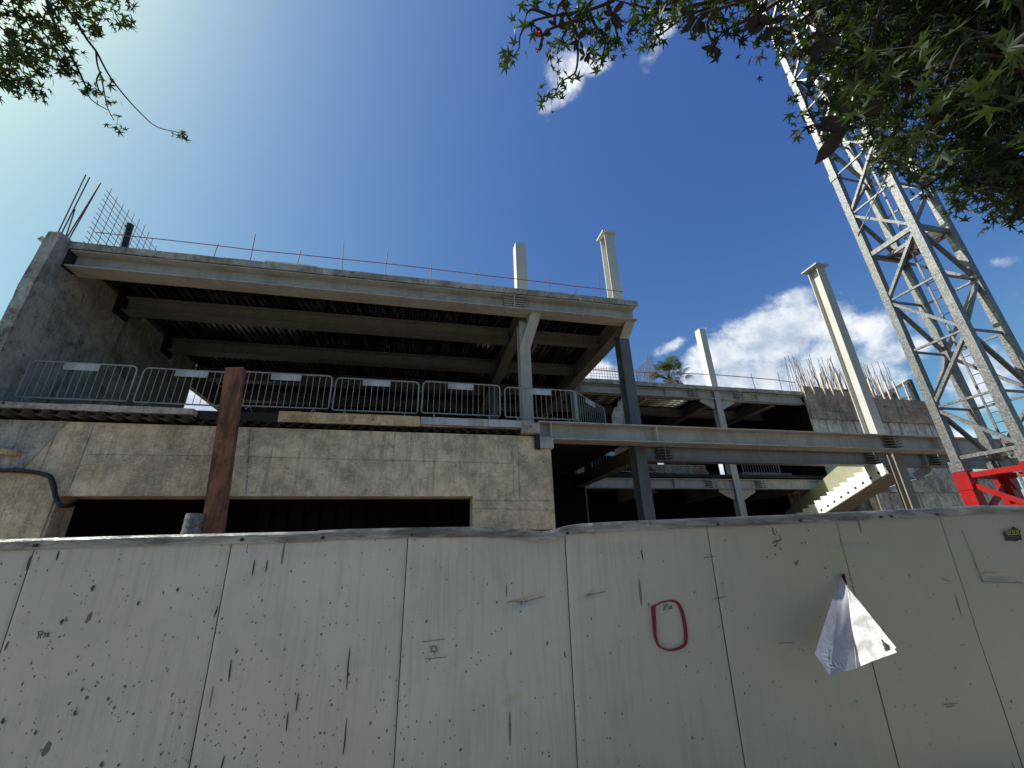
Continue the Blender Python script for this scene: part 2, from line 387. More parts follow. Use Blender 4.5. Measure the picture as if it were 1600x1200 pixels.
class MB:
    def __init__(s): s.v = []; s.f = []

    def add(s, vs, fs):
        n = len(s.v); s.v.extend([tuple(p) for p in vs]); s.f.extend([tuple(i + n for i in f) for f in fs]); return s

    def box(s, x0, x1, y0, y1, z0, z1):
        return s.add([(x0, y0, z0), (x1, y0, z0), (x1, y1, z0), (x0, y1, z0), (x0, y0, z1), (x1, y0, z1), (x1, y1, z1), (x0, y1, z1)],
                     [(0, 3, 2, 1), (4, 5, 6, 7), (0, 1, 5, 4), (1, 2, 6, 5), (2, 3, 7, 6), (3, 0, 4, 7)])

    def bar(s, p, q, w, h, up=(0, 0, 1)):
        p = Vector(p); q = Vector(q); d = (q - p).normalized(); up = Vector(up)
        sd_ = d.cross(up)
        if sd_.length < 1e-4: sd_ = d.cross(Vector((1, 0, 0)))
        sd_.normalize(); u = sd_.cross(d)
        vs = [c + sd_ * (a * w / 2) + u * (b_ * h / 2) for c in (p, q) for a, b_ in ((-1, -1), (1, -1), (1, 1), (-1, 1))]
        return s.add(vs, [(0, 1, 2, 3), (7, 6, 5, 4), (0, 4, 5, 1), (1, 5, 6, 2), (2, 6, 7, 3), (3, 7, 4, 0)])

    def prism(s, poly, axis, a0, a1):          # poly: 2-D points in the other two axes
        n = len(poly)

        def mk(p, a):
            return (a, p[0], p[1]) if axis == 'x' else ((p[0], a, p[1]) if axis == 'y' else (p[0], p[1], a))
        vs = [mk(p, a0) for p in poly] + [mk(p, a1) for p in poly]
        fs = [tuple(range(n)), tuple(range(2 * n - 1, n - 1, -1))] + [(i, i + n, (i + 1) % n + n, (i + 1) % n) for i in range(n)]
        return s.add(vs, fs)

    def tube(s, pts, r, n=6, cap=True):
        pts = [Vector(p) for p in pts]
        rs = r if isinstance(r, (list, tuple)) else [r] * len(pts)
        ref = Vector((.31, .17, .93)); rings = []
        for i, p in enumerate(pts):
            d = (pts[min(i + 1, len(pts) - 1)] - pts[max(i - 1, 0)]).normalized()
            a = d.cross(ref)
            if a.length < .05: a = d.cross(Vector((1, 0, 0)))
            a.normalize(); b_ = d.cross(a)
            rings.append([p + (a * cos(2 * pi * k / n) + b_ * sin(2 * pi * k / n)) * rs[i] for k in range(n)])
        vs = [v for rg in rings for v in rg]
        fs = [(i * n + k, i * n + (k + 1) % n, (i + 1) * n + (k + 1) % n, (i + 1) * n + k) for i in range(len(pts) - 1) for k in range(n)]
        if cap: fs += [tuple(range(n - 1, -1, -1)), tuple(range((len(pts) - 1) * n, len(pts) * n))]
        return s.add(vs, fs)

    def ibeam_x(s, x0, x1, y, z0, z1, w, tf=.03, tw=.018):       # y: front edge of flange
        s.box(x0, x1, y, y + w, z0, z0 + tf); s.box(x0, x1, y, y + w, z1 - tf, z1)
        return s.box(x0, x1, y + w / 2 - tw / 2, y + w / 2 + tw / 2, z0 + tf, z1 - tf)

    def ibeam_y(s, y0, y1, x, z0, z1, w, tf=.03, tw=.018):
        s.box(x, x + w, y0, y1, z0, z0 + tf); s.box(x, x + w, y0, y1, z1 - tf, z1)
        return s.box(x + w / 2 - tw / 2, x + w / 2 + tw / 2, y0, y1, z0 + tf, z1 - tf)

    def hcol(s, x0, x1, y0, y1, z0, z1, tf=.03, tw=.02):
        s.box(x0, x1, y0, y0 + tf, z0, z1); s.box(x0, x1, y1 - tf, y1, z0, z1)
        xm = (x0 + x1) / 2
        return s.box(xm - tw / 2, xm + tw / 2, y0 + tf, y1 - tf, z0, z1)

    def build(s, name, mat, parent=None, org=None, label=None, smooth=False):
        if org is None: org = ORG[parent] if parent is not None else Vector((0, 0, 0))
        org = Vector(org)
        me = bpy.data.meshes.new(name)
        me.from_pydata([tuple(Vector(v) - org) for v in s.v], [], s.f)
        me.materials.append(mat); me.update()
        if smooth: me.polygons.foreach_set('use_smooth', [True] * len(me.polygons))
        o = bpy.data.objects.new(name, me); link(o, parent, org)
        if label: o['label'] = label
        return o


def rough_mesh(o, amt, cut=1):
    """break up the clean arrises of a cast concrete piece"""
    import bmesh
    bm = bmesh.new(); bm.from_mesh(o.data)
    for _ in range(3):
        le = [e for e in bm.edges if e.calc_length() > cut]
        if not le: break
        bmesh.ops.subdivide_edges(bm, edges=le, cuts=3, use_grid_fill=True)
    for v in bm.verts:
        v.co += Vector((rnd(-amt, amt), rnd(-amt, amt), rnd(-amt, amt)))
    bm.to_mesh(o.data); bm.free()


# ------------------------------------------------------------------ setting
def struct(name, mb, mat):
    o = mb.build(name, mat); o['kind'] = 'structure'; return o


struct('site_ground', MB().box(-400, 400, 2.9, 800, -.6, -.02), MT['dirt'])
struct('pavement', MB().box(-400, 400, -3.2, 2.89, -.6, 0), MT['paving'])
struct('kerb', MB().box(-400, 400, -3.4, -3.21, -.6, .01), MT['conc_slab'])
struct('road', MB().box(-400, 400, -60, -3.41, -.6, -.12), MT['asphalt'])
mb = MB()
for i in range(-20, 20): mb.box(i * 5, i * 5 + 2.4, -7.2, -7.05, -.119, -.116)
struct('road_marking', mb, MT['white'])

# ------------------------------------------------------------------ main building
B = thing('unfinished_building', (-9.2, 11, 0), 'two storey concrete and steel building shell under construction with open sided upper floor', 'building')
WX = -9.2
# side wall
mb = MB()
mb.prism([(10.6, 5.0), (18.2, 5.0), (18.2, 9.66), (12.2, 9.66), (12.1, 9.6), (11.4, 9.62), (10.95, 9.7), (10.66, 9.66), (10.58, 8.0)], 'x', -9.46, WX)
o = mb.build('side_wall', MT['conc_side'], B); rough_mesh(o, .008, .6)
# wall joints and ridges on the inner face
mb = MB()
for y in (12.4, 14.6, 16.6): mb.box(WX - .01, WX + .012, y, y + .03, 5.1, 9.4)
mb.box(WX - .01, WX + .013, 10.7, 18, 7.9, 7.925)
mb.build('joint_ridge', MT['conc_side'], B)
# front wall of concrete with the wide opening
mb = MB()
ztop = 4.8
mb.box(-16, -7.4, 11, 11.55, -.1, ztop)
mb.box(-7.4, 1.4, 11, 11.55, 3.17, ztop)
mb.box(1.4, 3.56, 11, 11.55, -.1, ztop)
o = mb.build('front_wall', MT['conc_front'], B)
mb = MB()       # casting ridges and joints, a few mm proud
for a, b_ in (((96, 657), (61, 736)), ((148, 660), (109, 761)), ((61, 736), (45, 800)), ((390, 672), (384, 774)), ((617, 675), (614, 722)), ((809, 683), (812, 780)), ((801, 683), (803, 778))):
    p, q = at_y(*a, 10.995), at_y(*b_, 10.995); mb.bar(p, q, .016, .008, (0, 1, 0))
for a, b_ in (((135, 710), (330, 712)), ((375, 713), (800, 724)), ((738, 782), (864, 782)), ((738, 794), (864, 797))):
    p, q = at_y(*a, 10.995), at_y(*b_, 10.995); mb.bar(p, q, .008, .014)
mb.build('wall_joint', MT['conc_side'], B)
# darker weathered part at the left end
mb = MB().prism([(-16, -.1), (-7.95, -.1), (-7.9, 3.3), (-8.22, 3.7), (-7.75, 4.8), (-16, 4.8)], 'y', 10.985, 11.0)
mb.build('weathered_wall', MT['conc_side'], B)
mb = MB().prism([(-12, -.1), (-7.45, -.1), (-7.45, 3.1), (-7.75, 3.62), (-12, 3.8)], 'y', 10.965, 10.984)
mb.build('wall_patch', MT['timber_pale'] if False else MT['conc_front'], B)
# opening jambs and back of the cellar
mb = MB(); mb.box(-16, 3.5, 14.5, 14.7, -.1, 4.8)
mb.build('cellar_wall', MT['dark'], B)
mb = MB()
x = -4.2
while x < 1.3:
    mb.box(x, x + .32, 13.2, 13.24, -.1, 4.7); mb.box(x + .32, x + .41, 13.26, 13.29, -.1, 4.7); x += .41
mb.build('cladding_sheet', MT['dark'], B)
# floor slab
mb = MB(); mb.box(-16, -5.2, 10.72, 12.0, 4.99, 5.13); mb.box(-5.2, 3.2, 10.95, 12.0, 4.97, 5.115)
o = mb.build('floor_slab', MT['conc_slab'], B); rough_mesh(o, .01, .8)


mb2 = MB().box(-16, 3.3, 12.001, 26, 4.95, 5.12); mb2.box(3.3, 6.4, 11.9, 17.6, 4.95, 5.12)
mb2.build('floor_slab', MT['conc_dark'], B)
mb2 = MB().box(3.57, 6.9, 17.0, 17.15, -.1, 4.9); mb2.box(3.4, 3.56, 11.56, 17.1, -.1, 4.9)
mb2.build('cellar_wall', MT['dark'], B)  # near-black walls put in to keep the bay under the slab dark


def corrugated(x0, x1, y0, y1, z, per=.3, h=.07, axis='y', t=.0):
    m_ = MB(); x = x0; vs = []
    while x < x1:
        for dx, dz in ((0, 0), (.32 * per, 0), (.5 * per, h), (.82 * per, h)):
            if x + dx <= x1: vs.append((x + dx, z + dz))
        x += per
    n = len(vs)
    if axis == 'y':
        pts = [(p[0], y0, p[1]) for p in vs] + [(p[0], y1, p[1]) for p in vs]
    else:
        pts = [(y0, p[0], p[1]) for p in vs] + [(y1, p[0], p[1]) for p in vs]
    return m_.add(pts, [(i, i + 1, n + i + 1, n + i) for i in range(n - 1)])


corrugated(-12, -5.2, 10.73, 12.0, 4.88, .34, .09).build('floor_deck_sheet', MT['steel_dark'], B)
corrugated(-5.2, 3.2, 10.96, 14.4, 4.87, .28, .07).build('floor_deck_sheet', MT['steel_dark'], B)
# edge boards on the floor slab
o = MB().box(-3.42, -.02, 10.86, 10.90, 4.93, 5.2).build('edge_board', MT['timber'], B, label='stained orange plywood edge board'); rough_mesh(o, .006, .5)
o = MB().box(.0, 3.02, 10.88, 10.92, 5.0, 5.2).build('edge_board', MT['plate'], B, label='grey edge board'); rough_mesh(o, .005, .5)
MB().box(-5.3, -3.44, 10.90, 10.93, 4.94, 5.15).build('edge_netting', MT['conc_dark'], B)
MB().box(2.72, 3.22, 10.80, 11.3, 4.84, 5.13).build('slab_corner', MT['conc_slab'], B)
# roof slab + deck
mb = MB(); mb.box(-9.3, 6.98, 10.98, 26, 9.5, 9.61)
o = mb.build('roof_slab', MT['conc_slab'], B); rough_mesh(o, .012, .7)
corrugated(WX, 6.95, 11.02, 26, 9.425, .2, .062).build('roof_deck_sheet', MT['deck'], B)
o = MB().box(-9.2, 6.98, 10.955, 10.99, 9.43, 9.63).build('slab_edge', MT['conc_slab'], B); rough_mesh(o, .007, .5)
mb = MB().box(-3.9, -3.2, 11.0, 11.5, 9.62, 9.7).box(-4.6, -3.45, 11.05, 11.4, 9.7, 9.75)
mb.build('timber_pile', MT['timber_pale'], B)
# roof beams
MB().ibeam_x(-9.12, 6.88, 11.0, 8.92, 9.42, .52, .035).build('roof_beam', MT['steel'], B)
mb = MB()
for k, y in enumerate((13.1, 15.75, 18.35, 20.9, 23.5)):
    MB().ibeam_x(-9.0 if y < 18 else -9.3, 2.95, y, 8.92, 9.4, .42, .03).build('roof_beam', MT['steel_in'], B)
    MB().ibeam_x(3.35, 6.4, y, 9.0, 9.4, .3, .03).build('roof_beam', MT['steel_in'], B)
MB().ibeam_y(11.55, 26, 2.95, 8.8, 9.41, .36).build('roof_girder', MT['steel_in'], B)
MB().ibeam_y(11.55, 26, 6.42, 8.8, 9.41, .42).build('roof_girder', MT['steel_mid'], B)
MB().box(-9.35, -9.15, 18.25, 26, 8.45, 9.4).build('roof_girder', MT['steel_in'], B)
# beam end plates
for y, w_ in ((11.05, .32), (13.1, .6), (15.75, .6)): MB().box(WX + .002, WX + .09, y - .02, y + w_, 8.9 if w_ < .5 else 8.82, 9.46).build('beam_bracket', MT['black'], B)
# splice fins on the front roof beam
mb = MB()
for k in range(4):
    z = 9.02 + k * .085
    mb.box(2.35, 3.0, 11.02, 11.22, z, z + .022)
mb.box(2.66, 2.69, 10.99, 11.25, 8.955, 9.385)
mb.build('splice_fin', MT['steel'], B)
# columns
MB().hcol(2.95, 3.29, 11.6, 11.97, 5.13, 8.8).build('column', MT['steel'], B)
MB().box(2.93, 3.31, 11.6, 11.97, 9.6, 12.05).build('column_stub', MT['steel_pale'], B)
MB().hcol(6.45, 6.8, 11.6, 12.0, -.1, 8.75, .03, .03).build('column', MT['steel_dark'], B)
mb = MB().hcol(6.43, 6.8, 11.6, 12.0, 9.6, 13.05); mb.box(6.33, 6.9, 11.5, 12.1, 13.05, 13.1)
mb.build('column_stub', MT['steel_pale'], B)
mb = MB()
for k in range(2):
    X0, X1, zk = ((2.95, 3.29, 7.86), (6.47, 6.8, 8.5))[k]
    sh = (.30, .05)[k]
    vs_ = [(X0, 11.59, zk), (X1, 11.59, zk), (X1, 11.64, zk), (X0, 11.64, zk), (X0 + sh, 11.15, 8.915), (X1 + sh, 11.15, 8.915), (X1 + sh, 11.2, 8.915), (X0 + sh, 11.2, 8.915)]
    mb = MB().add(vs_, [(0, 3, 2, 1), (4, 5, 6, 7), (0, 1, 5, 4), (1, 2, 6, 5), (2, 3, 7, 6), (3, 0, 4, 7)])
    xm = (X0 + X1) / 2; mb.prism([(11.66, zk), (11.66, 8.9), (11.22, 8.9)], 'x', xm + sh * .3, xm + sh * .3 + .02)
    mb.build('haunch', MT['steel'], B)
MB().hcol(2.95, 3.29, 17.2, 17.55, 5.13, 8.8).build('column', MT['steel_in'], B)
MB().hcol(-9.1, -8.75, 22.0, 22.4, 5.13, 8.5).build('column', MT['steel_in'], B)
# back enclosure of the upper floor
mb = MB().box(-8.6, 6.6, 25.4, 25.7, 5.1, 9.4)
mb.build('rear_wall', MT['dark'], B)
MB().ibeam_x(-8.9, 6.3, 24.6, 6.9, 7.5, .4).build('rear_beam', MT['steel_in'], B)
# lower girder & brackets on the right
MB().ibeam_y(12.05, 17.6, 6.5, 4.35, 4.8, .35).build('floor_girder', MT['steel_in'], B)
MB().box(3.24, 3.62, 10.9, 11.3, 4.45, 4.74).build('bearing_block', MT['steel'], B)
MB().box(3.1, 3.24, 10.93, 11.3, 4.42, 4.85).build('bearing_pad', MT['black'], B)
# rebar starters on the roof edge
for (a, b_) in (((332, 405), (341, 381)), ((391, 409), (399, 366)), ((464, 415), (470, 391)), ((535, 424), (537, 380)), ((601, 430), (606, 390)),
                ((673, 438), (674, 412)), ((744, 447), (745, 420)), ((858, 455), (857, 433)), ((892, 460), (901, 452)), ((938, 465), (934, 425))):
    p = at_y(*a, 11.25); q = at_y(*b_, 11.25); p.z = 9.58
    MB().tube([p, q], .013, 5).build('rebar_starter', MT['rebar'], B)
for (a, b_) in (((86, 373), (134, 273)), ((91, 374), (140, 277)), ((99, 377), (157, 286)), ((104, 378), (157, 286)), ((102, 377), (117, 327))):
    p = at_y(*a, 11.3); q = at_y(*b_, 11.3); p.z = 9.6
    MB().tube([p, q], .016, 5).build('rebar_starter', MT['rebar'], B)
MB().tube([at_y(62, 371, 10.8), at_y(72, 379, 10.9)], .07, 8).build('pipe_sleeve', MT['conc_side'], B)
# rebar mesh over the side wall
mb = MB()
y = 11.6
while y < 18.0:
    zt = 12.15 + .1 * sin(y * 3) if y < 15.6 else 11.4
    mb.tube([(-9.3, y, 9.6), (-9.3 + rnd(-.02, .02), y, zt)], .009, 4); y += .27
z = 9.7
while z < 12.0:
    mb.tube([(-9.31, 11.45, z), (-9.31, 18.0 if z < 11.3 else 15.6, z)], .009, 4); z += .17
M_ = thing('rebar_mesh_wall', (-9.3, 11.5, 9.6), 'tall dark rebar mesh standing along the roof edge at the left end', 'rebar mesh')
mb.build('wire_grid', MT['mesh_bar'], M_)
p = at_y(196, 392, 12.2); q = at_y(203, 351, 12.2); p.z = 9.6
PB = thing('black_pipe_post', p, 'short black pipe standing on the roof in front of the rebar mesh', 'pipe')
MB().tube([p, q], .095, 12).build('pipe', MT['black'], PB)
MB().tube([q - Vector((0, 0, .12)), q], .103, 12).build('collar', MT['black'], PB)
# warning tape along the roof edge
pts = [at_y(x_, y_, 11.22) for x_, y_ in ((150, 363), (205, 369), (262, 375), (341, 384), (398, 391), (470, 398), (536, 405), (605, 412), (674, 420), (745, 429), (825, 438), (857, 442), (895, 447), (934, 451), (974, 456))]
mb = MB()
for a, b_ in zip(pts[:-1], pts[1:]): mb.bar(a, b_, .006, .026)
o = mb.build('warning_tape', MT['string'], None, pts[0]); props(o, 'dark red warning tape strung along the edge of the near roof', 'tape')


# ------------------------------------------------------------------ long front beams (right part of the frame)
def fins(x, y, z0, z1, n=4, w=.28):
    m_ = MB()
    m_.box(x - .015, x + .015, y - .01, y + .24, z0, z1)
    for k in range(n):
        z = z0 + (k + .7) * (z1 - z0) / (n + .5)
        m_.box(x - w, x - .016, y, y + .2, z, z + .02); m_.box(x + .016, x + w, y, y + .2, z, z + .02)
    return m_


L1 = thing('transfer_beam', (3.3, 11, 4.7), 'long beige steel beam in front running right from the concrete wall', 'steel beam', )
MB().ibeam_x(3.26, 25, 10.98, 4.73, 5.25, .5, .035).build('beam', MT['steel'], L1)
mb = MB()
for x_ in (3.6, 6.9, 17.9, 21.5): mb.box(x_, x_ + .03, 10.99, 11.22, 4.767, 5.213)
mb.build('stiffener', MT['steel'], L1)
fins(15.9, 10.99, 4.77, 5.21).build('splice_fin', MT['steel_in'], L1)
L2 = thing('inner_transfer_beam', (7, 13.6, 4.7), 'long steel beam just behind and parallel to the front beam', 'steel beam')
MB().ibeam_x(6.85, 27, 13.55, 4.76, 5.3, .4, .03).build('beam', MT['steel_mid'], L2)
for x_ in (8.7, 18.2, 21.6): fins(x_, 13.53, 4.8, 5.26, 4, .3).build('splice_fin', MT['steel_in'], L2)
mb = MB()
for x_ in (7.7, 19.3, 20.9, 22.6): mb.box(x_, x_ + .03, 13.555, 13.73, 4.79, 5.27)
mb.build('stiffener', MT['steel_mid'], L2)
for s_, xa in ((1, 18.9), (-1, 21.2)):
    mb.v = []; mb = MB(); mb.bar((xa, 13.75, 4.75), (xa + s_ * .95, 13.75, 4.35), .3, .03, (0, 1, 0)); mb.build('brace', MT['steel_in'], L2)
# steel column that carries them
C1 = thing('steel_column', (16.3, 11.5, 0), 'tall free standing steel column with cap plate rising above the long front beam', 'steel column')
pt, pb_ = at_y(1277, 412, 11.55), at_y(1376, 678, 11.55)
MB().hcol(15.95, 16.36, 11.5, 11.95, 5.26, 12.75, .03, .03).build('column', MT['steel_col'], C1)
MB().hcol(16.3, 16.66, 11.5, 11.72, -.1, 4.72, .03, .03).build('column', MT['steel_in'], C1)
MB().box(15.82, 16.5, 11.36, 12.1, 12.75, 12.8).build('cap_plate', MT['steel_col'], C1)
C2 = thing('rear_steel_column', (19.4, 13.7, 0), 'slim steel column under the inner beam beside the stair', 'steel column')
MB().hcol(19.35, 19.7, 13.6, 13.98, -.1, 4.75).build('column', MT['steel_in'], C2)

# ------------------------------------------------------------------ rear wing
W = thing('rear_wing', (10, 17.7, 0), 'steel framed rear wing with thin concrete slabs and dark open storeys', 'building')
YW = 17.7
mb = MB().box(6.9, 20.4, YW - .05, 30, 9.5, 9.62)
o = mb.build('roof_slab', MT['conc_slab'], W); rough_mesh(o, .012, .8)
o = MB().box(6.9, 20.4, YW - .09, YW - .055, 9.43, 9.64).build('slab_edge', MT['conc_slab'], W); rough_mesh(o, .008, .6)
corrugated(YW, 30, 6.9, 20.4, 9.43, .3, .065, 'x').build('roof_deck_sheet', MT['deck'], W)
MB().box(6.9, 20.4, YW + .05, 30, 4.96, 5.1).build('floor_slab', MT['conc_dark'], W)
MB().ibeam_x(6.85, 20.4, YW, 8.97, 9.42, .35).build('roof_beam', MT['steel'], W)
MB().ibeam_x(6.4, 24, YW, 4.43, 4.88, .35).build('floor_beam', MT['steel'], W)
for Y_, z in ((20.6, 9.0), (23.8, 9.0), (27, 9.0)): MB().ibeam_x(6.9, 20.3, Y_, z, 9.42, .3).build('roof_beam', MT['steel_in'], W)
for x_ in (10.6, 14.8, 18.4):
    MB().ibeam_y(YW + .4, 30, x_, 8.9, 9.42, .35).build('roof_girder', MT['steel_in'], W)
    MB().ibeam_y(YW + .4, 30, x_, 4.3, 4.9, .35).build('floor_girder', MT['steel_in'], W)
for z0, z1 in ((8.99, 9.4), (4.45, 4.86)):
    for x_ in ((9.6, 12.0, 17.4) if z0 > 8 else (9.9, 11.6)):
        MB().box(x_, x_ + .03, YW + .005, YW + .16, z0 + .02, z1 - .01).build('stiffener', MT['steel'], W)
    for x_ in (7.2, 13.6, 16.3): fins(x_, YW - .02, z0, z1, 4, .28).build('splice_fin', MT['steel'], W)
for z in (8.97, 4.43):          # flared brackets either side of the column
    for s_ in (-1, 1):
        mb = MB().bar((14.95 + s_ * .95, YW + .15, z), (14.95 + s_ * .2, YW + .15, z - .38), .3, .03, (0, 1, 0))
        mb.prism([(14.95 + s_ * .9, z), (14.95 + s_ * .17, z), (14.95 + s_ * .17, z - .37)], 'y', YW + .14, YW + .16)
        mb.build('haunch', MT['steel'], W)
MB().hcol(14.78, 15.12, YW + .02, YW + .36, -.1, 9.5).build('column', MT['steel'], W)
MB().box(14.78, 15.15, YW + .05, YW + .45, 9.62, 13.15).build('column_stub', MT['steel_pale'], W)
MB().hcol(6.9, 7.25, YW + .02, YW + .36, -.1, 9.0).build('column', MT['steel_in'], W)
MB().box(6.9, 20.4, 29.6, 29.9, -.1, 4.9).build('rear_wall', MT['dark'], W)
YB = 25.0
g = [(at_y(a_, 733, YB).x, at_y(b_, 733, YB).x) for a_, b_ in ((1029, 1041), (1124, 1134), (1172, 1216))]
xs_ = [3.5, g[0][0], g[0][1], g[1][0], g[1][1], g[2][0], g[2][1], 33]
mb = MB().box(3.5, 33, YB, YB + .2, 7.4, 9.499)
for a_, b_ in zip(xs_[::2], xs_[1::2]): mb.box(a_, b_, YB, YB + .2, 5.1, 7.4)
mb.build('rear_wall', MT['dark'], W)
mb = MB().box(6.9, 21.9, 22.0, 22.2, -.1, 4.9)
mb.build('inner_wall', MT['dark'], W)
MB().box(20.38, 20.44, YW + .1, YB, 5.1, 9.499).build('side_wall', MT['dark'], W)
for (a, b_) in (((997, 563), (997, 600)),):
    pass
for (a, b_) in (((1004, 596), (1011, 552)), ((1063, 600), (1055, 575)), ((1181, 610), (1173, 583)), ((1223, 613), (1215, 582)), ((1250, 600), (1243, 592))):
    p = at_y(*a, YW + .1); q = at_y(*b_, YW + .1); p.z = 9.6
    MB().tube([p, q], .018, 5).build('rebar_starter', MT['rebar'], W)
pts = [at_y(x_, y_, YW + .1) for x_, y_ in ((915, 576), (960, 580), (1010, 582), (1055, 583), (1110, 585), (1173, 590), (1215, 594), (1243, 598))]
mb = MB()
for a, b_ in zip(pts[:-1], pts[1:]): mb.bar(a, b_, .008, .045)
o = mb.build('warning_tape', MT['orange'], None, pts[0]); props(o, 'faded orange tape strung along the edge of the rear wing roof', 'tape')
# rebar mesh on the wing roof
Mw = thing('rebar_mesh_panel', (9.5, 18.6, 9.6), 'reddish rebar mesh standing on the rear wing roof behind the dark column', 'rebar mesh')
mb = MB()
pa, pb2 = at_y(925, 600, 19.5), at_y(990, 600, 19.5)
x_ = pa.x
while x_ < pb2.x + .3:
    mb.tube([(x_, 19.5, 9.6), (x_, 19.5, 11.25)], .014, 4); x_ += .16
z = 9.7
while z < 11.3:
    mb.tube([(pa.x - .1, 19.5, z), (pb2.x + .3, 19.5, z)], .012, 4); z += .16
xe = pb2.x + .35
y = 17.9
while y < 19.6:
    mb.tube([(xe, y, 9.6), (xe, y, 11.3)], .014, 4); y += .14
z = 9.7
while z < 11.3:
    mb.tube([(xe, 17.85, z), (xe, 19.6, z)], .012, 4); z += .16
mb.build('wire_grid', MT['rebar'], Mw)

# ------------------------------------------------------------------ concrete core with formwork and starter bars
K = thing('concrete_core', (20.5, 17.7, 0), 'rough concrete core wall with timber formwork on top and rusty starter bars', 'concrete core')
KX0, KX1 = 20.45, 29.5
o = MB().box(KX0, KX1, YW - .02, 23, 5.0, 9.55).box(22.0, KX1, YW - .02, 23, -.1, 4.99).build('core_wall', MT['conc_core'], K); rough_mesh(o, .01, 1.5)
for i in range(8):
    x0 = KX0 - .12 + i * 1.16
    zt = 9.95 - .08 * i + rnd(-.03, .03)
    for j in range(4):
        za, zb = 8.1 + j * .46, (8.1 + j * .46 + .45 if j < 3 else zt)
        d = rnd(0, .02)
        MB().box(x0, x0 + 1.15, YW - .16 - d, YW - .05, za, zb).build('formwork_board', MT['formwork'], K)
# joints of the cast wall
mb = MB()
for z in (6.4,): mb.box(KX0, KX1, YW - .055, YW - .03, z, z + .03)
x_ = KX0 + .8
while x_ < KX1:
    mb.box(x_, x_ + .035, YW - .052, YW - .03, 5.05, 8.1); x_ += rnd(.7, 1.3)
mb.build('wall_joint', MT['conc_side'], K)
for i in range(11):          # timber props wedged over the formwork
    x_ = KX0 + .45 + i * .68 + rnd(-.15, .15)
    MB().bar((x_ - .04, YW - .2, 9.45), (x_ + rnd(-.1, .03), YW - .2, 10.5 + rnd(-.15, .45)), .09, .06, (0, 1, 0)).build('timber_prop', MT['timber_pale'], K)
for i in range(125):
    x_ = rnd(KX0, KX0 + 7.0); y_ = YW + rnd(0, .9); h = 10.9 + rnd(0, 1.3)
    MB().tube([(x_, y_, 8.5), (x_ + rnd(-.04, .04), y_, 10), (x_ + rnd(-.22, .3), y_ + rnd(-.1, .1), h)], .0125, 4).build('rebar_starter', MT['rebar'], K)
mb = MB()
for x_ in (20.9, 23.3, 23.6, 26.9): mb.box(x_, x_ + .25, YW + .1, YW + .5, 9.6, 10.05)
mb.build('clamp', MT['black'], K)
Kf = thing('scaffold_frame', (26.5, 18.4, 9.6), 'white timber rail on a black post behind the starter bars', 'rail')
p1 = at_y(1375, 620, 18.3); p2 = at_y(1418, 596, 18.3)
MB().bar(p1, p2, .08, .2).build('rail', MT['timber_pale'], Kf)
MB().bar(at_y(1385, 630, 18.3), at_y(1422, 620, 18.3), .08, .14).build('rail', MT['timber_pale'], Kf)
MB().bar((p2.x + .1, 18.3, 9.2), (p2.x + .1, 18.3, p2.z + .1), .25, .25).build('post', MT['black'], Kf)
# annex with ramp at the far right
A_ = thing('concrete_ramp', (23, 15.5, 0), 'low concrete ramp wall with dark vertical streaks under the long beams', 'concrete wall')
MB().prism([(21.6, -.1), (31, -.1), (31, 4.15), (21.6, 4.15)], 'y', 16.6, 17.0).build('ramp_wall', MT['conc_core'], A_)
MB().prism([(21.6, 4.152), (31, 4.152), (31, 5.3), (26, 5.1)], 'y', 16.75, 17.0).build('ramp_slab', MT['conc_slab'], A_)
mb = MB()
for x_ in (22.3, 23.1, 24.2, 25.3, 26.4, 27.5): mb.box(x_, x_ + .05, 16.58, 16.6, -.1, 4.0)
mb.box(21.6, 31, 16.575, 16.6, 3.0, 3.05); mb.box(21.6, 31, 16.57, 16.6, 4.1, 4.14)
mb.build('wall_joint', MT['conc_side'], A_)

# ------------------------------------------------------------------ stair
S = thing('steel_staircase', (18.6, 16, 3), 'pale steel stair flight with saw toothed stringer descending behind the long beams', 'staircase')
going, rise = .377, .1404
sl = rise / going
SX0, SX1 = 18.03, 19.16
y0, z0 = 19.7, 2.475           # foot of the flight (low end at far side)
NS = 15
ZC = 4.75                      # the flight is cut off under the inner beam
prof_top = []
y, z = y0, z0
for i in range(NS):
    prof_top += [(y, z), (y + .06, z + rise)]
    y -= going; z += rise
prof_top.append((y, z))
yend = 13.2


def under(Y, off): return z0 - off + (y0 - Y) * sl


poly = prof_top + [(y, ZC), (yend, ZC), (yend, under(yend, .545)), (y0, under(y0, .545))]
MB().prism(poly, 'x', SX0 - .03, SX0).build('stringer', MT['stair'], S)
for i in range(NS + 2):
    yy = y0 - (i + .55) * going; zz = under(yy, .42)
    MB().box(SX0 - .038, SX0 - .031, yy - .05, yy + .05, zz, zz + .095).build('stringer_slot', MT['blackink'], S)
for i in range(NS):
    ya = y0 - i * going; za = z0 + (i + 1) * rise
    mb = MB(); mb.box(SX0 + .002, SX1 - .04, ya - going, ya + .05, za - .012, za); mb.box(SX0 + .002, SX1 - .04, ya + .04, ya + .05, za - rise, za - .013)
    mb.build('tread', MT['stair'], S)
MB().prism([(y0, under(y0, .58)), (y0, under(y0, .55)), (yend, under(yend, .55)), (yend, under(yend, .58))], 'x', SX0 - .03, SX1).build('soffit_plate', MT['steel_mid'], S)
MB().prism([(y0, under(y0, .545)), (yend, under(yend, .545)), (yend, ZC), (14.0, ZC), (14.0, 6.15), (y0, 3.51)], 'x', SX1 - .035, SX1).build('parapet_plate', MT['stair_in'], S)

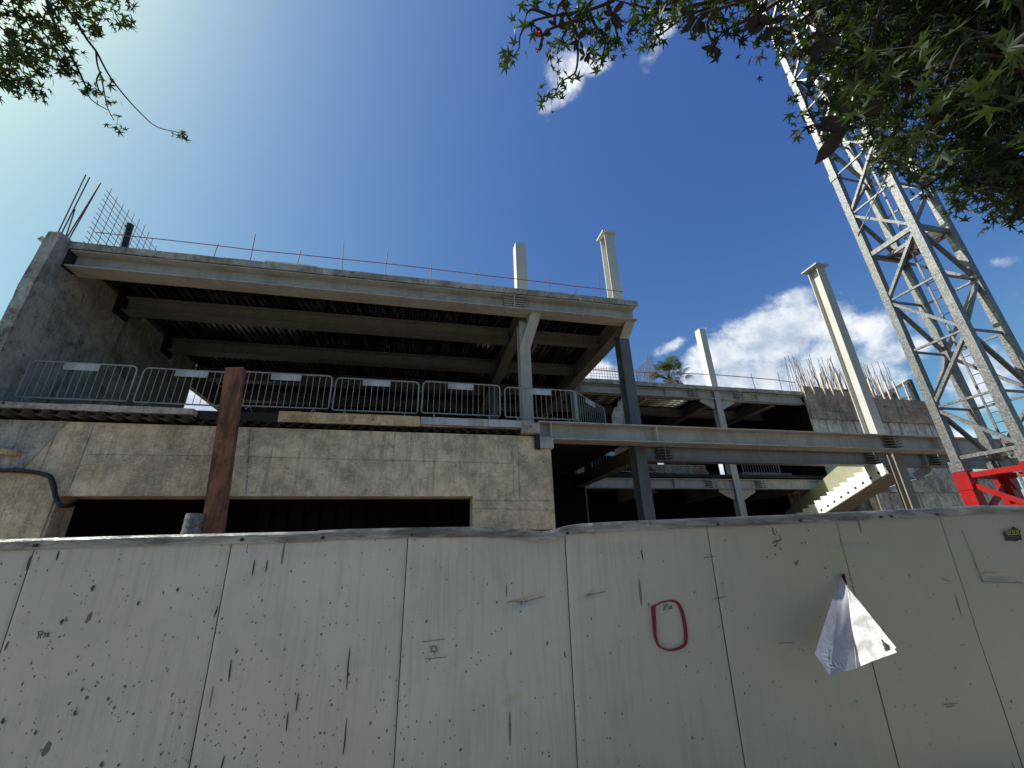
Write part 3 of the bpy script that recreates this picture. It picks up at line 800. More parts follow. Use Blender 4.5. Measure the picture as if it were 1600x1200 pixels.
# ------------------------------------------------------------------ crowd barriers
def make_barrier():
    w, h = 2.16, 1.08
    t = thing('crowd_barrier', (0, 0, 0), 'x', 'crowd barrier', 'crowd barriers along the open floor edge')
    r = .12; z0_ = .17
    loop = []
    for cx, cz, a0 in ((w / 2 - r, z0_ + r * .4, -90), (w / 2 - r, h - r, 0), (-w / 2 + r, h - r, 90), (-w / 2 + r, z0_ + r * .4, 180)):
        rr_ = r if cz > .5 else r * .4
        ccx = cx if cz > .5 else (w / 2 - rr_) * (1 if cx > 0 else -1)
        for k in range(5):
            a = radians(a0 + k * 22.5); loop.append((ccx + rr_ * cos(a), 0, cz + rr_ * sin(a)))
    loop.append(loop[0])
    MB().tube(loop, .019, 6, False).build('frame', MT['barrier'], t)
    for k in range(13):
        x_ = -w / 2 + (k + 1) * w / 14
        MB().tube([(x_, 0, z0_), (x_, 0, h)], .0075, 4).build('bar', MT['barrier'], t)
    MB().box(-.40, .32, -.026, -.020, h - .19, h - .02).build('plate', MT['plate'], t)
    for s_ in (-1, 1):
        MB().tube([(s_ * .75, 0, z0_), (s_ * .75, -.24, .02)], .014, 5).tube([(s_ * .75, 0, z0_), (s_ * .75, .24, .02)], .014, 5).build('foot', MT['barrier'], t)
    for z_ in (.38, .82): MB().tube([(w / 2, 0, z_), (w / 2 + .07, 0, z_), (w / 2 + .07, 0, z_ - .05)], .01, 5).build('hook', MT['galv'], t)
    return t


def copy_thing(src, label, loc, rz=0, group=None, name=None, scale=1):
    c = src.copy(); col.objects.link(c); c.location = loc; c.rotation_euler = (0, 0, rz); c['label'] = label
    if group: c['group'] = group
    if scale != 1: c.scale = (scale, scale, scale)
    for ch in list(src.children):
        d = ch.copy(); col.objects.link(d); d.parent = c
        for g in ch.children:
            e = g.copy(); col.objects.link(e); e.parent = d
    return c


bar0 = make_barrier()
kids = list(bar0.children)
zb = 5.2
BL = [(-7.91, 11.1, 0, 'leftmost crowd barrier, standing on the rough slab in front of the stained side wall'),
      (-5.62, 11.12, .012, 'second crowd barrier from the left, passing behind the rusty post'),
      (-3.43, 11.1, -.01, 'crowd barrier just right of the rusty post'),
      (-1.18, 11.1, .0, 'crowd barrier standing above the stained orange plywood edge board'),
      (1.09, 11.1, .008, 'crowd barrier on the grey edge board left of the front column'),
      (3.40, 11.1, -.004, 'crowd barrier with the front column rising right behind it'),
      ]
for i, (x_, y_, rz, lb) in enumerate(BL):
    if i == 0:
        bar0.location = (x_, y_, zb); bar0.rotation_euler.z = rz; bar0['label'] = lb
    else: copy_thing(bar0, lb, (x_, y_, zb + (-1) ** i * .008), rz).rotation_euler.x = (-.03, .025, -.012, .035, -.02)[i - 1]
copy_thing(bar0, 'last crowd barrier turned inwards beside the dark corner column', (5.25, 11.85, zb), radians(42))
for i, (px_, lb) in enumerate(((1040, 'crowd barrier on the rear wing floor left of the wing column'), (1190, 'crowd barrier on the rear wing floor in front of the bright gap'), (960, 'crowd barrier on the rear wing floor nearest the dark corner column'))):
    p = at_y(px_, 735, YW + .5); copy_thing(bar0, lb, (p.x, YW + .5, 5.1), 0, 'crowd barriers on the rear wing floor')
# stacked timber on the wing floor
T_ = thing('timber_stack', (12, 18.6, 5.1), 'stack of brown boards behind the barriers on the rear wing floor', 'timber stack')
for j in range(7):
    MB().box(11.6 - .1 * j, 14.2 + rnd(-.1, .1), 18.7, 19.9, 5.12 + j * .09, 5.195 + j * .09).build('board', MT['formwork'], T_)
T2 = thing('board_bundle', (17, 18.6, 5.1), 'low bundle of boards on the rear wing floor right of the wing column', 'timber stack')
for j in range(3):
    MB().box(16.2, 19.2, 18.7, 19.4, 5.12 + j * .1, 5.2 + j * .1).build('board', MT['formwork'], T2)
# jagged concrete remnant by the corner column
p = at_y(945, 655, 12.6)
Cn = thing('broken_panel', p, 'jagged pale board leaning beside the dark corner column', 'board')
pp = [at_y(x_, y_, 12.7) for x_, y_ in ((956, 648), (961, 636), (964, 638), (967, 624), (969, 630), (972, 619), (974, 628), (976, 622), (979, 640), (982, 662), (957, 662))]
mb = MB(); n = len(pp)
mb.add([*pp, *[v + Vector((0, .04, 0)) for v in pp]], [tuple(range(n)), tuple(range(2 * n - 1, n - 1, -1))] + [(i, i + n, (i + 1) % n + n, (i + 1) % n) for i in range(n)])
mb.build('board', MT['conc_core'], Cn)

# ------------------------------------------------------------------ tower crane mast
Zc = 3.58
MX0, MX1, MY0, MY1 = 14.9, 16.6, 7.40, 9.10
T = thing('tower_crane', ((MX0 + MX1) / 2, (MY0 + MY1) / 2, 0), 'galvanised lattice tower crane mast standing on a red base section', 'tower crane')
lw = .215
corn = {'a': (MX0, MY1), 'b': (MX0, MY0), 'c': (MX1, MY1), 'd': (MX1, MY0)}
bay = 1.87; nodes0 = 5.49
for k, (x_, y_) in corn.items():
    sx_ = 1 if x_ < 16 else -1; sy_ = 1 if y_ < 8 else -1
    x0, x1 = sorted((x_, x_ + sx_ * lw)); y0_, y1_ = sorted((y_, y_ + sy_ * lw))
    z_a = Zc + .3
    while z_a < 30:
        z_b = nodes0 + bay * round((z_a + 5.7 - nodes0) / bay) if z_a > 4.5 else nodes0 + bay * 2
        MB().box(x0, x1, y0_, y1_, z_a, z_b - .012).build('mast_leg', MT['galv'], T)
        # fish-plate joint
        MB().box(x0 - .025, x1 + .025, y0_ - .025, y1_ + .025, z_b - .16, z_b + .14).build('leg_joint', MT['galv'], T) if z_b > 13 and z_b < 30 else None
        z_a = z_b
    MB().box(x0 - .05, x1 + .05, y0_ - .05, y1_ + .05, Zc, Zc + .3).build('base_shoe', MT['galv'], T)
    MB().box(x0 - .05, x1 + .05, y0_ - .05, y1_ + .05, -.1, Zc - .012).build('red_leg', MT['red'], T)
c4 = lw / 2
P_ = {'a': Vector((MX0 + c4, MY1 - c4, 0)), 'b': Vector((MX0 + c4, MY0 + c4, 0)), 'c': Vector((MX1 - c4, MY1 - c4, 0)), 'd': Vector((MX1 - c4, MY0 + c4, 0))}
faces = (('a', 'b', 0), ('b', 'd', 1), ('d', 'c', 0), ('c', 'a', 1))
for fi, (p, q, ph) in enumerate(faces):
    a, b_ = P_[p], P_[q]
    nrm = (b_ - a).cross(Vector((0, 0, 1))).normalized()
    for k in range(-1, 12):
        z = nodes0 + k * bay
        if z > Zc + .3:
            MB().bar(a + Vector((0, 0, z)), b_ + Vector((0, 0, z)), .06 if k != 3 or fi not in (0, 1, 2, 3) else .1, .06 if k != 3 else .17).build('batten', MT['galv'], T)
        zt = z + bay
        s, e = (b_, a) if (k + ph) % 2 else (a, b_)
        zl = max(z, Zc + .35)
        MB().bar(s + Vector((0, 0, zl + .05)), e + Vector((0, 0, zt - .05)), .11, .085).build('diagonal', MT['galv'], T)
    # red base bracing
    MB().bar(a + Vector((0, 0, Zc - .12)), b_ + Vector((0, 0, Zc - .12)), .12, .14).build('red_brace', MT['red'], T)
    MB().bar(a + Vector((0, 0, Zc - .3)), b_ + Vector((0, 0, Zc - 1.3)), .10, .12).build('red_brace', MT['red'], T)
    MB().bar(a + Vector((0, 0, Zc - 1.0)), b_ + Vector((0, 0, Zc - 1.0)), .07, .08).build('red_brace', MT['red'], T)
    MB().bar(b_ + Vector((0, 0, Zc - 1.4)), a + Vector((0, 0, Zc - 2.6)), .09, .09).build('red_brace', MT['red'], T)
    MB().bar(a + Vector((0, 0, Zc + .38)), b_ + Vector((0, 0, Zc + .38)), .1, .1).build('batten', MT['galv'], T)
# gusset at red heads
for k, (x_, y_) in corn.items():
    sx_ = 1 if x_ < 16 else -1; sy_ = 1 if y_ < 8 else -1
    x0, x1 = sorted((x_ - .06 * sx_, x_ + sx_ * (lw + .12))); y0_, y1_ = sorted((y_ - sy_ * .06, y_ + sy_ * (lw + .08)))
    MB().prism([(x0, Zc - .02), (x1, Zc - .02), ((x0 + x1) / 2, Zc - .5), (x0, Zc - .5)] if sx_ > 0 else [(x0, Zc - .02), (x1, Zc - .02), (x1, Zc - .5), ((x0 + x1) / 2, Zc - .5)], 'y', y0_ + .003, y1_ - .003).build('red_gusset', MT['red'], T)
# ladder
lx, ly = MX1 - .42, MY1 - .62
mb = MB()
for dy in (0, .36):
    MB().bar((lx, ly - dy, Zc - 3), (lx, ly - dy, 30), .055, .03).build('ladder_rail', MT['galv'], T)
z = 1.0
while z < 29: MB().tube([(lx, ly, z), (lx, ly - .36, z)], .014, 5).build('rung', MT['galv'], T); z += .3
# rest platform of expanded mesh
zp = nodes0 + 3 * bay + .05
mb = MB()
x_ = MX0 + .85
while x_ < MX1 - .1: mb.box(x_, x_ + .012, MY0 + .15, MY1 - .1, zp, zp + .02); x_ += .035
y_ = MY0 + .15
while y_ < MY1 - .1: mb.box(MX0 + .85, MX1 - .1, y_, y_ + .012, zp + .021, zp + .03); y_ += .05
mb.build('platform_grating', MT['steel_dark'], T)
mb = MB(); mb.bar((MX0 + .85, MY0 + .12, zp), (MX0 + .85, MY1 - .1, zp), .05, .12); mb.build('platform_edge', MT['galv'], T)
# power cable
pts = [Vector((MX0 + .3 + .05 * sin(z * .9), MY0 + .2 + .04 * sin(z), z)) for z in np.arange(2, 26, .7)]
MB().tube(pts, .02, 6).build('power_cable', MT['black'], T)
# steel rope / guy seen crossing the mast
pa, pb2 = Vector((MX0 - .02, MY1 - .1, 12.0)), Vector((MX0 - .02, MY0 + .1, 13.3))
MB().tube([pa, pb2], .022, 6).build('tie_rod', MT['galv'], T)

# ------------------------------------------------------------------ rusty post, pipe, hose
pb3 = at_y(330, 832, 9.5); pt3 = at_y(367, 574, 9.5)
Pp = thing('rusty_post', (pb3.x, 9.5, 0), 'tall rusty brown steel channel post standing in front of the concrete wall', 'post')
d3 = (pt3 - pb3); base3 = pb3 - d3 * (pb3.z / d3.z); base3.z = 0
base3 = pb3 + d3 * ((0 - pb3.z) / d3.z)
mb = MB(); mb.bar(base3, pt3, .36, .03, (0, 1, 0))
o = mb.build('web', MT['rust'], Pp)
u3 = Vector((1, 0, 0))
for s_ in (-1, 1):
    MB().bar(base3 + u3 * .17 * s_ + Vector((0, .08, 0)), pt3 + u3 * .17 * s_ + Vector((0, .08, .0)), .022, .13, (0, 1, 0)).build('flange', MT['rust'], Pp)
p = at_y(300, 832, 9.0); q = at_y(303, 803, 9.0)
Pg = thing('galvanised_pipe', (p.x, 9, 0), 'short galvanised pipe end sticking up just left of the rusty post above the fence', 'pipe')
MB().tube([(p.x, 9, -.1), (p.x, 9, q.z)], .16, 20, True).build('pipe', MT['galv'], Pg, smooth=False)
mb = MB()
for z in np.arange(.2, q.z, .12): mb.tube([(p.x, 9, z), (p.x, 9, z + .03)], .166, 20)
mb.build('seam', MT['galv'], Pg)
pts = [at_y(x_, y_, 10.88) for x_, y_ in ((-60, 728), (0, 735), (30, 735), (60, 739), (78, 745), (84, 758), (86, 772), (90, 784), (98, 790))] + [at_y(112, 789, 11.2), at_y(130, 780, 12.5)]
# smooth hose
sp = []
for i in range(len(pts) - 1):
    p0, p1, p2, p3 = pts[max(i - 1, 0)], pts[i], pts[i + 1], pts[min(i + 2, len(pts) - 1)]
    for t in (0, .25, .5, .75):
        sp.append(.5 * ((2 * p1) + (p2 - p0) * t + (2 * p0 - 5 * p1 + 4 * p2 - p3) * t * t + (3 * p1 - p0 - 3 * p2 + p3) * t ** 3))
o = MB().tube(sp, .045, 8).build('hose', MT['black'], None, sp[0], smooth=True); props(o, 'thick black hose looping over the concrete wall into the opening', 'hose')
p = at_y(0, 700, 10.9); q = at_y(28, 708, 10.9)
o = MB().bar(p - Vector((.6, 0, 0)), q, .06, .12).build('timber_batten', MT['timber'], None, p); props(o, 'short rusty orange batten fixed on the dark wall at the left edge', 'batten')

# ------------------------------------------------------------------ the hoarding in front
VD = Vector((0, -.055, .9985)).normalized(); HD = Vector((.9969, -.0787, 0)).normalized()
ND = HD.cross(VD).normalized()          # towards the street?
if ND.y > 0: ND = -ND
FD = 3.22
d = ray(800, 836); F0 = EYE + d.normalized() * (FD / (d.normalized().y))
FB = F0 - VD * (F0.z / VD.z)            # base of the fence at the middle
FE = thing('site_hoarding', FB, 'long dented off white sheet metal hoarding with a folded metal cap along the pavement', 'fence')


def onf(x, y, off=0.0):
    """point of the picture carried to the hoarding's face, off metres in front"""
    d_ = ray(x, y); P0 = F0 + ND * off
    return EYE + d_ * ((P0 - EYE).dot(ND) / d_.dot(ND))


def uv(p):
    r_ = p - FB; return r_.dot(HD), r_.dot(VD)


def fp(u, v, off=0.0): return FB + HD * u + VD * v + ND * off


capline = [(-400, 850), (0, 840), (250, 834), (500, 829.5), (540, 828), (640, 826), (760, 825), (800, 828), (845, 833), (862, 831), (880, 825), (905, 821), (960, 818), (1100, 813), (1240, 808), (1300, 805.5), (1420, 801), (1540, 795), (1600, 796), (1800, 786)]
capuv = [uv(onf(*c)) for c in capline]


def topv(u):
    for (u0, v0), (u1, v1) in zip(capuv[:-1], capuv[1:]):
        if u0 <= u <= u1: return v0 + (v1 - v0) * (u - u0) / (u1 - u0)
    return capuv[0][1] if u < capuv[0][0] else capuv[-1][1]


joints = [uv(onf(x_, y_))[0] for x_, y_ in ((53, 850), (360, 845), (635.5, 839), (881.5, 835), (1104, 824), (1307, 817), (1469, 811))]
w0 = joints[1] - joints[0]
joints = [joints[0] - w0 * k for k in (4, 3, 2, 1)] + joints + [joints[-1] + w0 * k for k in (.9, 1.9, 2.9, 3.9)]
DENTS = [(820, 940, .13, .022, .018, 14), (925, 930, .07, .016, .012, 10), (858, 897, .0, .0, .0, 0), (802, 1095, .06, .018, .010, 8), (790, 1050, .02, .07, .008, 0), (1320, 850, .25, .03, .008, 0),
         (1560, 905, .12, .02, .014, 0), (1525, 880, .02, .12, .014, 0), (1335, 1095, .06, .05, .010, 0), (960, 850, .3, .06, .010, 0), (690, 880, .25, .2, .006, 0), (170, 1000, .3, .3, .006, 0), (1255, 960, .12, .16, .010, 0),
         (1500, 1000, .25, .3, .008, 0), (480, 980, .2, .35, .006, 0)]
dl = []
for (x_, y_, su, sv, dp, rot) in DENTS:
    if dp: dl.append((*uv(onf(x_, y_)), su, sv, dp * (1.7 if sv < .03 else 1.4), radians(rot)))
for i in range(len(joints) - 1):
    ua, ub = joints[i] + .003, joints[i + 1] - .003
    if i == 9: ub -= .0
    if i == 9 - 0: pass
    nu, nv = 70, 130
    mb = MB(); vs = []
    seed = rnd(0, 10)
    for a in range(nu + 1):
        u = ua + (ub - ua) * a / nu; tv = topv(u) - .012
        for b_ in range(nv + 1):
            v = .02 + (tv - .02) * b_ / nv
            off = .006 * sin(3.1 * u + seed) * sin(2.3 * v + seed * 2) * .6
            for (du, dv, su, sv, dp, ro) in dl:
                if abs(u - du) < .9 and abs(v - dv) < .9:
                    x1 = (u - du) * cos(ro) + (v - dv) * sin(ro); x2 = -(u - du) * sin(ro) + (v - dv) * cos(ro)
                    e = (x1 / su) ** 2 + (x2 / sv) ** 2
                    if e < 12: off -= dp * math.exp(-e)
            edge = min(u - ua, ub - u)
            if edge < .006: off -= (.006 - edge) * 1.2
            uu = u
            if i == 8 and False: uu = u
            vs.append(fp(uu, v, off))
    fs = [(a * (nv + 1) + b_, (a + 1) * (nv + 1) + b_, (a + 1) * (nv + 1) + b_ + 1, a * (nv + 1) + b_ + 1) for a in range(nu) for b_ in range(nv)]
    # solid back
    base = len(vs)
    t0, t1 = topv(ua) - .012, topv(ub) - .012
    back = [fp(ua, .02, -.045), fp(ub, .02, -.045), fp(ub, t1, -.045), fp(ua, t0, -.045), fp(ua, .02, -.01), fp(ub, .02, -.01), fp(ub, t1, -.012), fp(ua, t0, -.012)]
    mb.add(vs, fs)
    mb.add(back, [(0, 1, 2, 3), (0, 4, 5, 1), (1, 5, 6, 2), (2, 6, 7, 3), (3, 7, 4, 0)])
    o = mb.build('panel', MT['panel'], FE)
    o.data.polygons.foreach_set('use_smooth', [True] * len(o.data.polygons))
    # dark tongue behind the joint
    j = joints[i + 1]
    gap = .004 if i != 8 else .008
    MB().add([fp(j - .02, .02, -.02), fp(j + .02, .02, -.02), fp(j + .02, topv(j) - .02, -.02), fp(j - .02, topv(j) - .02, -.02)], [(0, 1, 2, 3)]).build('joint_strip', MT['blackink'], FE)
# folded caps, three overlapping lengths
umin, umax = joints[0], joints[-1]
us = uv(onf(500, 835))[0]; us2 = uv(onf(1242, 812))[0]
CAPS = []
for ci, (a0, a1, lift, capm) in enumerate(((umin, us, 0, 'cap'), (us - .02, us2, .006, 'cap'), (us2 - .03, umax, .008, 'cap'))):
    n = max(12, int((a1 - a0) / .035)); vs = []
    hcap = .066
    for k in range(n + 1):
        u = a0 + (a1 - a0) * k / n; tv = topv(u) + lift
        w_ = .004 * sin(u * 7 + ci) + .003 * sin(u * 23)
        bend = 0
        if ci == 1:
            for (uc, am, sg) in ((uv(onf(835, 830))[0], .014, .06), (uv(onf(770, 830))[0], -.01, .05), (uv(onf(925, 825))[0], .012, .03)):
                bend += am * math.exp(-((u - uc) / sg) ** 2)
        f_ = .012 + w_ * .6 + bend + lift * .6
        bot = tv - hcap - abs(bend) * .6
        vs += [fp(u, bot, f_ - .002), fp(u, tv - .012, f_ + .003), fp(u, tv + .002, f_ - .006), fp(u, tv + .004, -.02), fp(u, tv - .002, -.058), fp(u, bot, -.060)]
    fs = [(k * 6 + j, (k + 1) * 6 + j, (k + 1) * 6 + j + 1, k * 6 + j + 1) for k in range(n) for j in range(5)]
    fs += [(0, 1, 2, 3, 4, 5), tuple(n * 6 + j for j in (5, 4, 3, 2, 1, 0))]
    o = MB().add(vs, fs).build('cap', MT[capm], FE); CAPS.append((a1, o))
    md = o.modifiers.new('thick', 'SOLIDIFY'); md.thickness = .0012; md.offset = 0
# screws on the cap
for x_ in (62, 379, 504, 642, 884, 1121, 1252, 1380, 1397, 1470):
    u, v = uv(onf(x_, 835)); v = topv(u) - .04
    a = fp(u, v, .013); MB().tube([a, fp(u, v, .024)], .011, 8).build('screw', MT['black'], next(o_ for a_, o_ in CAPS if u <= a_ or a_ == CAPS[-1][0]))
# posts behind
for j in joints[::2]:
    MB().bar(fp(j, -.1, -.11), fp(j, 1.75, -.11), .08, .08).build('post', MT['galv'], FE)


def stroke(mb_, pts, w, off=.006):
    """hand drawn line on the hoarding: pts in picture units"""
    P2 = [Vector(uv(onf(*p))) for p in pts]
    for k in range(len(P2) - 1):
        a, b_ = P2[k], P2[k + 1]
        dd = (b_ - a)
        if dd.length < 1e-5: continue
        dd.normalize(); nn_ = Vector((-dd.y, dd.x))
        wa = w[k] if isinstance(w, list) else w; wb = w[k + 1] if isinstance(w, list) else w
        a = a - dd * wa * .3; b_ = b_ + dd * wb * .3
        q_ = [a + nn_ * wa / 2, b_ + nn_ * wb / 2, b_ - nn_ * wb / 2, a - nn_ * wa / 2]
        f0 = [fp(c.x, c.y, off + .0002 * k) for c in q_]; b0 = [fp(c.x, c.y, off - .0012) for c in q_]
        mb_.add(f0 + b0, [(3, 2, 1, 0), (4, 5, 6, 7), (0, 1, 5, 4), (1, 2, 6, 5), (2, 3, 7, 6), (3, 0, 4, 7)])


def catmull(pts, n=6):
    out = []
    for i in range(len(pts) - 1):
        p0, p1, p2, p3 = [Vector(pts[max(0, min(len(pts) - 1, i + k))]) for k in (-1, 0, 1, 2)]
        for j in range(n):
            t = j / n; out.append(tuple(.5 * ((2 * p1) + (p2 - p0) * t + (2 * p0 - 5 * p1 + 4 * p2 - p3) * t * t + (3 * p1 - p0 - 3 * p2 + p3) * t ** 3)))
    out.append(tuple(pts[-1])); return out


# red marker loop
mb = MB()
lp = catmull([(1019, 949), (1033, 942), (1047, 940), (1055, 942), (1062, 952), (1068, 975), (1070, 1000), (1066, 1010), (1052, 1016), (1040, 1016), (1028, 1010), (1022, 995), (1020, 972), (1018.5, 950)])
ws = [(.017 + .008 * sin(i * .13 + 4)) for i in range(len(lp))]
stroke(mb, lp, ws, .0065)
mb.build('marker_loop', MT['redmarker'], FE)


def word(ox, oy, s, name='stencilled_word'):
    """small three letter scrawl, the same at both places"""
    m_ = MB()
    g = [[(0, 0), (6, -1)], [(1, 0), (1.5, 5), (0, 8)], [(3, 2), (3.5, 7)], [(5.5, 0), (5.5, 4)], [(7, 1), (9.5, 3), (8, 6), (7, 6.5)], [(10, 2.5), (13, 1), (12, 4), (10, 5.5), (14, 5)]]
    for st_ in g: stroke(m_, [(ox + x_ * s, oy + y_ * s) for x_, y_ in st_], .0032, .0065)
    m_.build(name, MT['blackink'], FE)


word(1035, 946.5, 1.05); word(59, 983.5, 1.35)
# scratched flag: two lines and a six pointed star
mb = MB()
stroke(mb, [(659, 1002), (694, 998)], .003, .0065); stroke(mb, [(662, 1029), (697, 1026)], .003, .0065)
stroke(mb, [(670, 1010), (682, 1009), (678, 1019), (670, 1010)], .0028, .0067); stroke(mb, [(676, 1007), (683, 1017), (671, 1018), (676, 1007)], .0028, .0069); stroke(mb, [(677, 1018), (679, 1025)], .0028, .0065)
mb.build('scratched_flag', MT['greyink'], FE)
# scrawl under the cap, right of the middle
mb = MB()
for st_ in ([(1205, 826), (1207, 836), (1210, 838)], [(1216, 838), (1219, 845), (1214, 848)], [(1206, 850), (1212, 846), (1212, 853), (1208, 856)], [(1211, 832), (1212, 834)], [(1209, 867), (1211, 870)], [(1240, 880), (1243, 885), (1245, 878)], [(1217, 858), (1219, 861)], [(1196, 871), (1198, 873)], [(1250, 850), (1252, 852)], [(1256, 849), (1258, 851)]):
    stroke(mb, st_, .005, .0065)
mb.build('ink_scrawl', MT['blackink'], FE)
mb = MB()
for st_ in ([(1502, 832), (1518, 870), (1534, 913)], [(1522, 884), (1535, 912)], [(1534, 912), (1597, 915)], [(1531, 899), (1560, 898)], [(1586, 910), (1597, 916)],
            [(1471, 908), (1485, 912)], [(1474, 1104), (1496, 1102)], [(1478, 1108), (1490, 1106)], [(1098, 873), (1116, 871)], [(1112, 938), (1135, 933)], [(1215, 1007), (1240, 1006)]):
    stroke(mb, st_, .0035, .0065)
for st_ in ([(791, 941), (805, 939), (822, 940)], [(805, 942), (830, 937), (850, 932)], [(914, 932), (925, 929), (945, 925)], [(917, 930), (922, 928)]):
    stroke(mb, st_, .004, .002)
mb.build('scratch_marks', MT['greyink'], FE)
mb = MB()
for st_ in ([(546, 1010), (543, 1040), (541, 1075)], [(541, 1120), (538, 1160), (535, 1178)], [(361, 1028), (357, 1062)], [(397, 873), (393, 898)], [(417, 874), (414, 892)], [(48, 865), (41, 888)], [(1000, 860), (1003, 876)], [(881, 1020), (882, 1028)], [(466, 1080), (462, 1110)], [(450, 1110), (447, 1140)], [(351, 1178), (345, 1200)], [(14, 998), (8, 1012)], [(92, 858), (88, 872)], [(340, 945), (334, 962)]):
    n = len(catmull(st_, 4)); mb = MB(); stroke(mb, catmull(st_, 4), [.0065 * sin(pi * (k + .5) / n) + .001 for k in range(n)], .0065); mb.build('black_scratch', MT['blackink'], FE)
for (x_, y_, r_) in ((277, 919, 6), (145, 916, 8), (97, 968, 7), (216, 940, 6), (129, 1074, 5), (150, 1068, 4), (118, 1110, 6), (6, 1122, 7), (57, 1140, 5), (252, 1175, 4), (160, 1190, 7), (186, 1192, 5), (108, 1049, 4), (1109, 1037, 4), (1133, 1063, 3), (1288, 890, 4), (1492, 1047, 4), (1305, 1165, 5), (1580, 1100, 5), (306, 1195, 5)):
    u, v = uv(onf(x_, y_)); k_ = r_ * .0020; mb = MB()
    ph = rnd(0, 6); n = 11
    ring = [(u + k_ * (.75 + .35 * sin(3 * a + ph)) * cos(a) * .8, v + k_ * (1 + .3 * sin(2 * a + ph)) * sin(a)) for a in [2 * pi * i / n for i in range(n)]]
    mb.add([fp(a, b_, .0066) for a, b_ in ring], [tuple(range(n))]); mb.build('mud_splash', MT['mud'], FE)
# torn sticker top right
Sk = thing('torn_sticker', onf(1582, 834, .007), 'torn black sticker with yellow lettering at the top right of the hoarding', 'sticker')
mb = MB(); pp = [(1568, 832), (1575, 829), (1582, 827), (1584, 822), (1588, 826), (1594, 828), (1597, 845), (1594, 843), (1588, 846), (1580, 845), (1570, 845), (1573, 839), (1569, 837)]
n = len(pp); mb.add([onf(*p_, .008) for p_ in pp] + [onf(*p_, .0065) for p_ in pp], [tuple(range(n)), tuple(range(2 * n - 1, n - 1, -1))] + [(i, i + n, (i + 1) % n + n, (i + 1) % n) for i in range(n)])
mb.build('sticker_sheet', MT['blackink'], Sk)
mb = MB()
for st_ in ([(1571, 833), (1571.5, 838)], [(1573.5, 833), (1573.5, 839), (1577, 838.5), (1576, 833)], [(1578.5, 833), (1581, 833), (1581, 839), (1578.5, 839)], [(1583, 832.5), (1583, 839)], [(1585, 833), (1587.5, 833), (1587.5, 838), (1585, 839)], [(1589.5, 831.5), (1590, 838), (1593.5, 837.5), (1593, 831)]):
    stroke(mb, st_, .0062, .0088)
mb.build('lettering', MT['yellow'], Sk)
mb = MB()
for k in range(7): stroke(mb, [(1573 + k * 2.6, 842), (1574.6 + k * 2.6, 842)], .005, .0088)
mb.build('small_lettering', MT['greyink'], Sk)

# ------------------------------------------------------------------ peeling paper
PA = thing('peeling_poster', onf(1314, 897, .008), 'grey white paper poster peeled off the hoarding and folded forward beside a panel joint', 'poster')


def ptri(a, b_, c_, n, wob):
    """subdivided triangle of paper"""
    vs = []; idx = {}
    for i in range(n + 1):
        for j in range(n + 1 - i):
            p_ = a + (b_ - a) * (i / n) + (c_ - a) * (j / n)
            idx[(i, j)] = len(vs); vs.append(p_)
    return vs, idx


tip = onf(1313, 898, .010); L0 = onf(1273, 1021, .27); L1p = onf(1297, 1057, .32); Rg = onf(1338, 1044, .22); Rg0 = onf(1324, 917, .10)
Rt = onf(1405, 1018, .40); Rb = onf(1402, 1024, .30)


def quadgrid(c00, c10, c11, c01, nx, ny, bulge, skip=None):
    m_ = MB(); vs = []; nrm = (c10 - c00).cross(c01 - c00).normalized()
    if nrm.y > 0: nrm = -nrm
    for i in range(nx + 1):
        for j in range(ny + 1):
            s, t = i / nx, j / ny
            p_ = c00 * (1 - s) * (1 - t) + c10 * s * (1 - t) + c11 * s * t + c01 * (1 - s) * t
            p_ = p_ + nrm * (bulge * sin(pi * s) * t + .0025 * sin(9 * s + 5 * t) + .0015 * sin(21 * t + 3 * s))
            vs.append(p_)
    fs = [(i * (ny + 1) + j, (i + 1) * (ny + 1) + j, (i + 1) * (ny + 1) + j + 1, i * (ny + 1) + j + 1) for i in range(nx) for j in range(ny) if not (skip and skip((i + .5) / nx, (j + .5) / ny))]
    return m_.add(vs, fs)


# left fold: from tip down to bottom edge; right fold lit by the sun
o = quadgrid(tip, Rg0, Rg, L1p, 14, 26, .006, lambda s, t: (s < .10 and .93 < t < .97)).build('left_fold', MT['paper_back'], PA, smooth=True)
Lg = [tip, L1p, L0]
mbl = MB(); mbl.add([tip, L1p, L0 + (L1p - L0) * .0, ], [(0, 1, 2)]); mbl.build('left_margin', MT['paper_back'], PA)
o = quadgrid(Rg0, Rg0 + (Rt - Rg0) * .02, Rt, Rg, 40, 40, .01, lambda s, t: (t > .80 and .74 < s < .93 and abs(s - .83) < (t - .78) * .55 and t < .955 and s - .83 < .2 * (1 - t) + .04) or (s > .955 and t > .955)).build('right_fold', MT['paper'], PA, smooth=True)
MB().add([tip + ND * .002, onf(1320, 896, .01), Rg0 + ND * .002, onf(1317, 905, .012)], [(0, 1, 2, 3)]).build('red_corner', MT['redmarker'], PA)
# mirrored print showing through the left fold
mbp = MB()
ax = (Rg - L1p).normalized(); up_ = (tip - L1p).normalized()
Lc = L1p


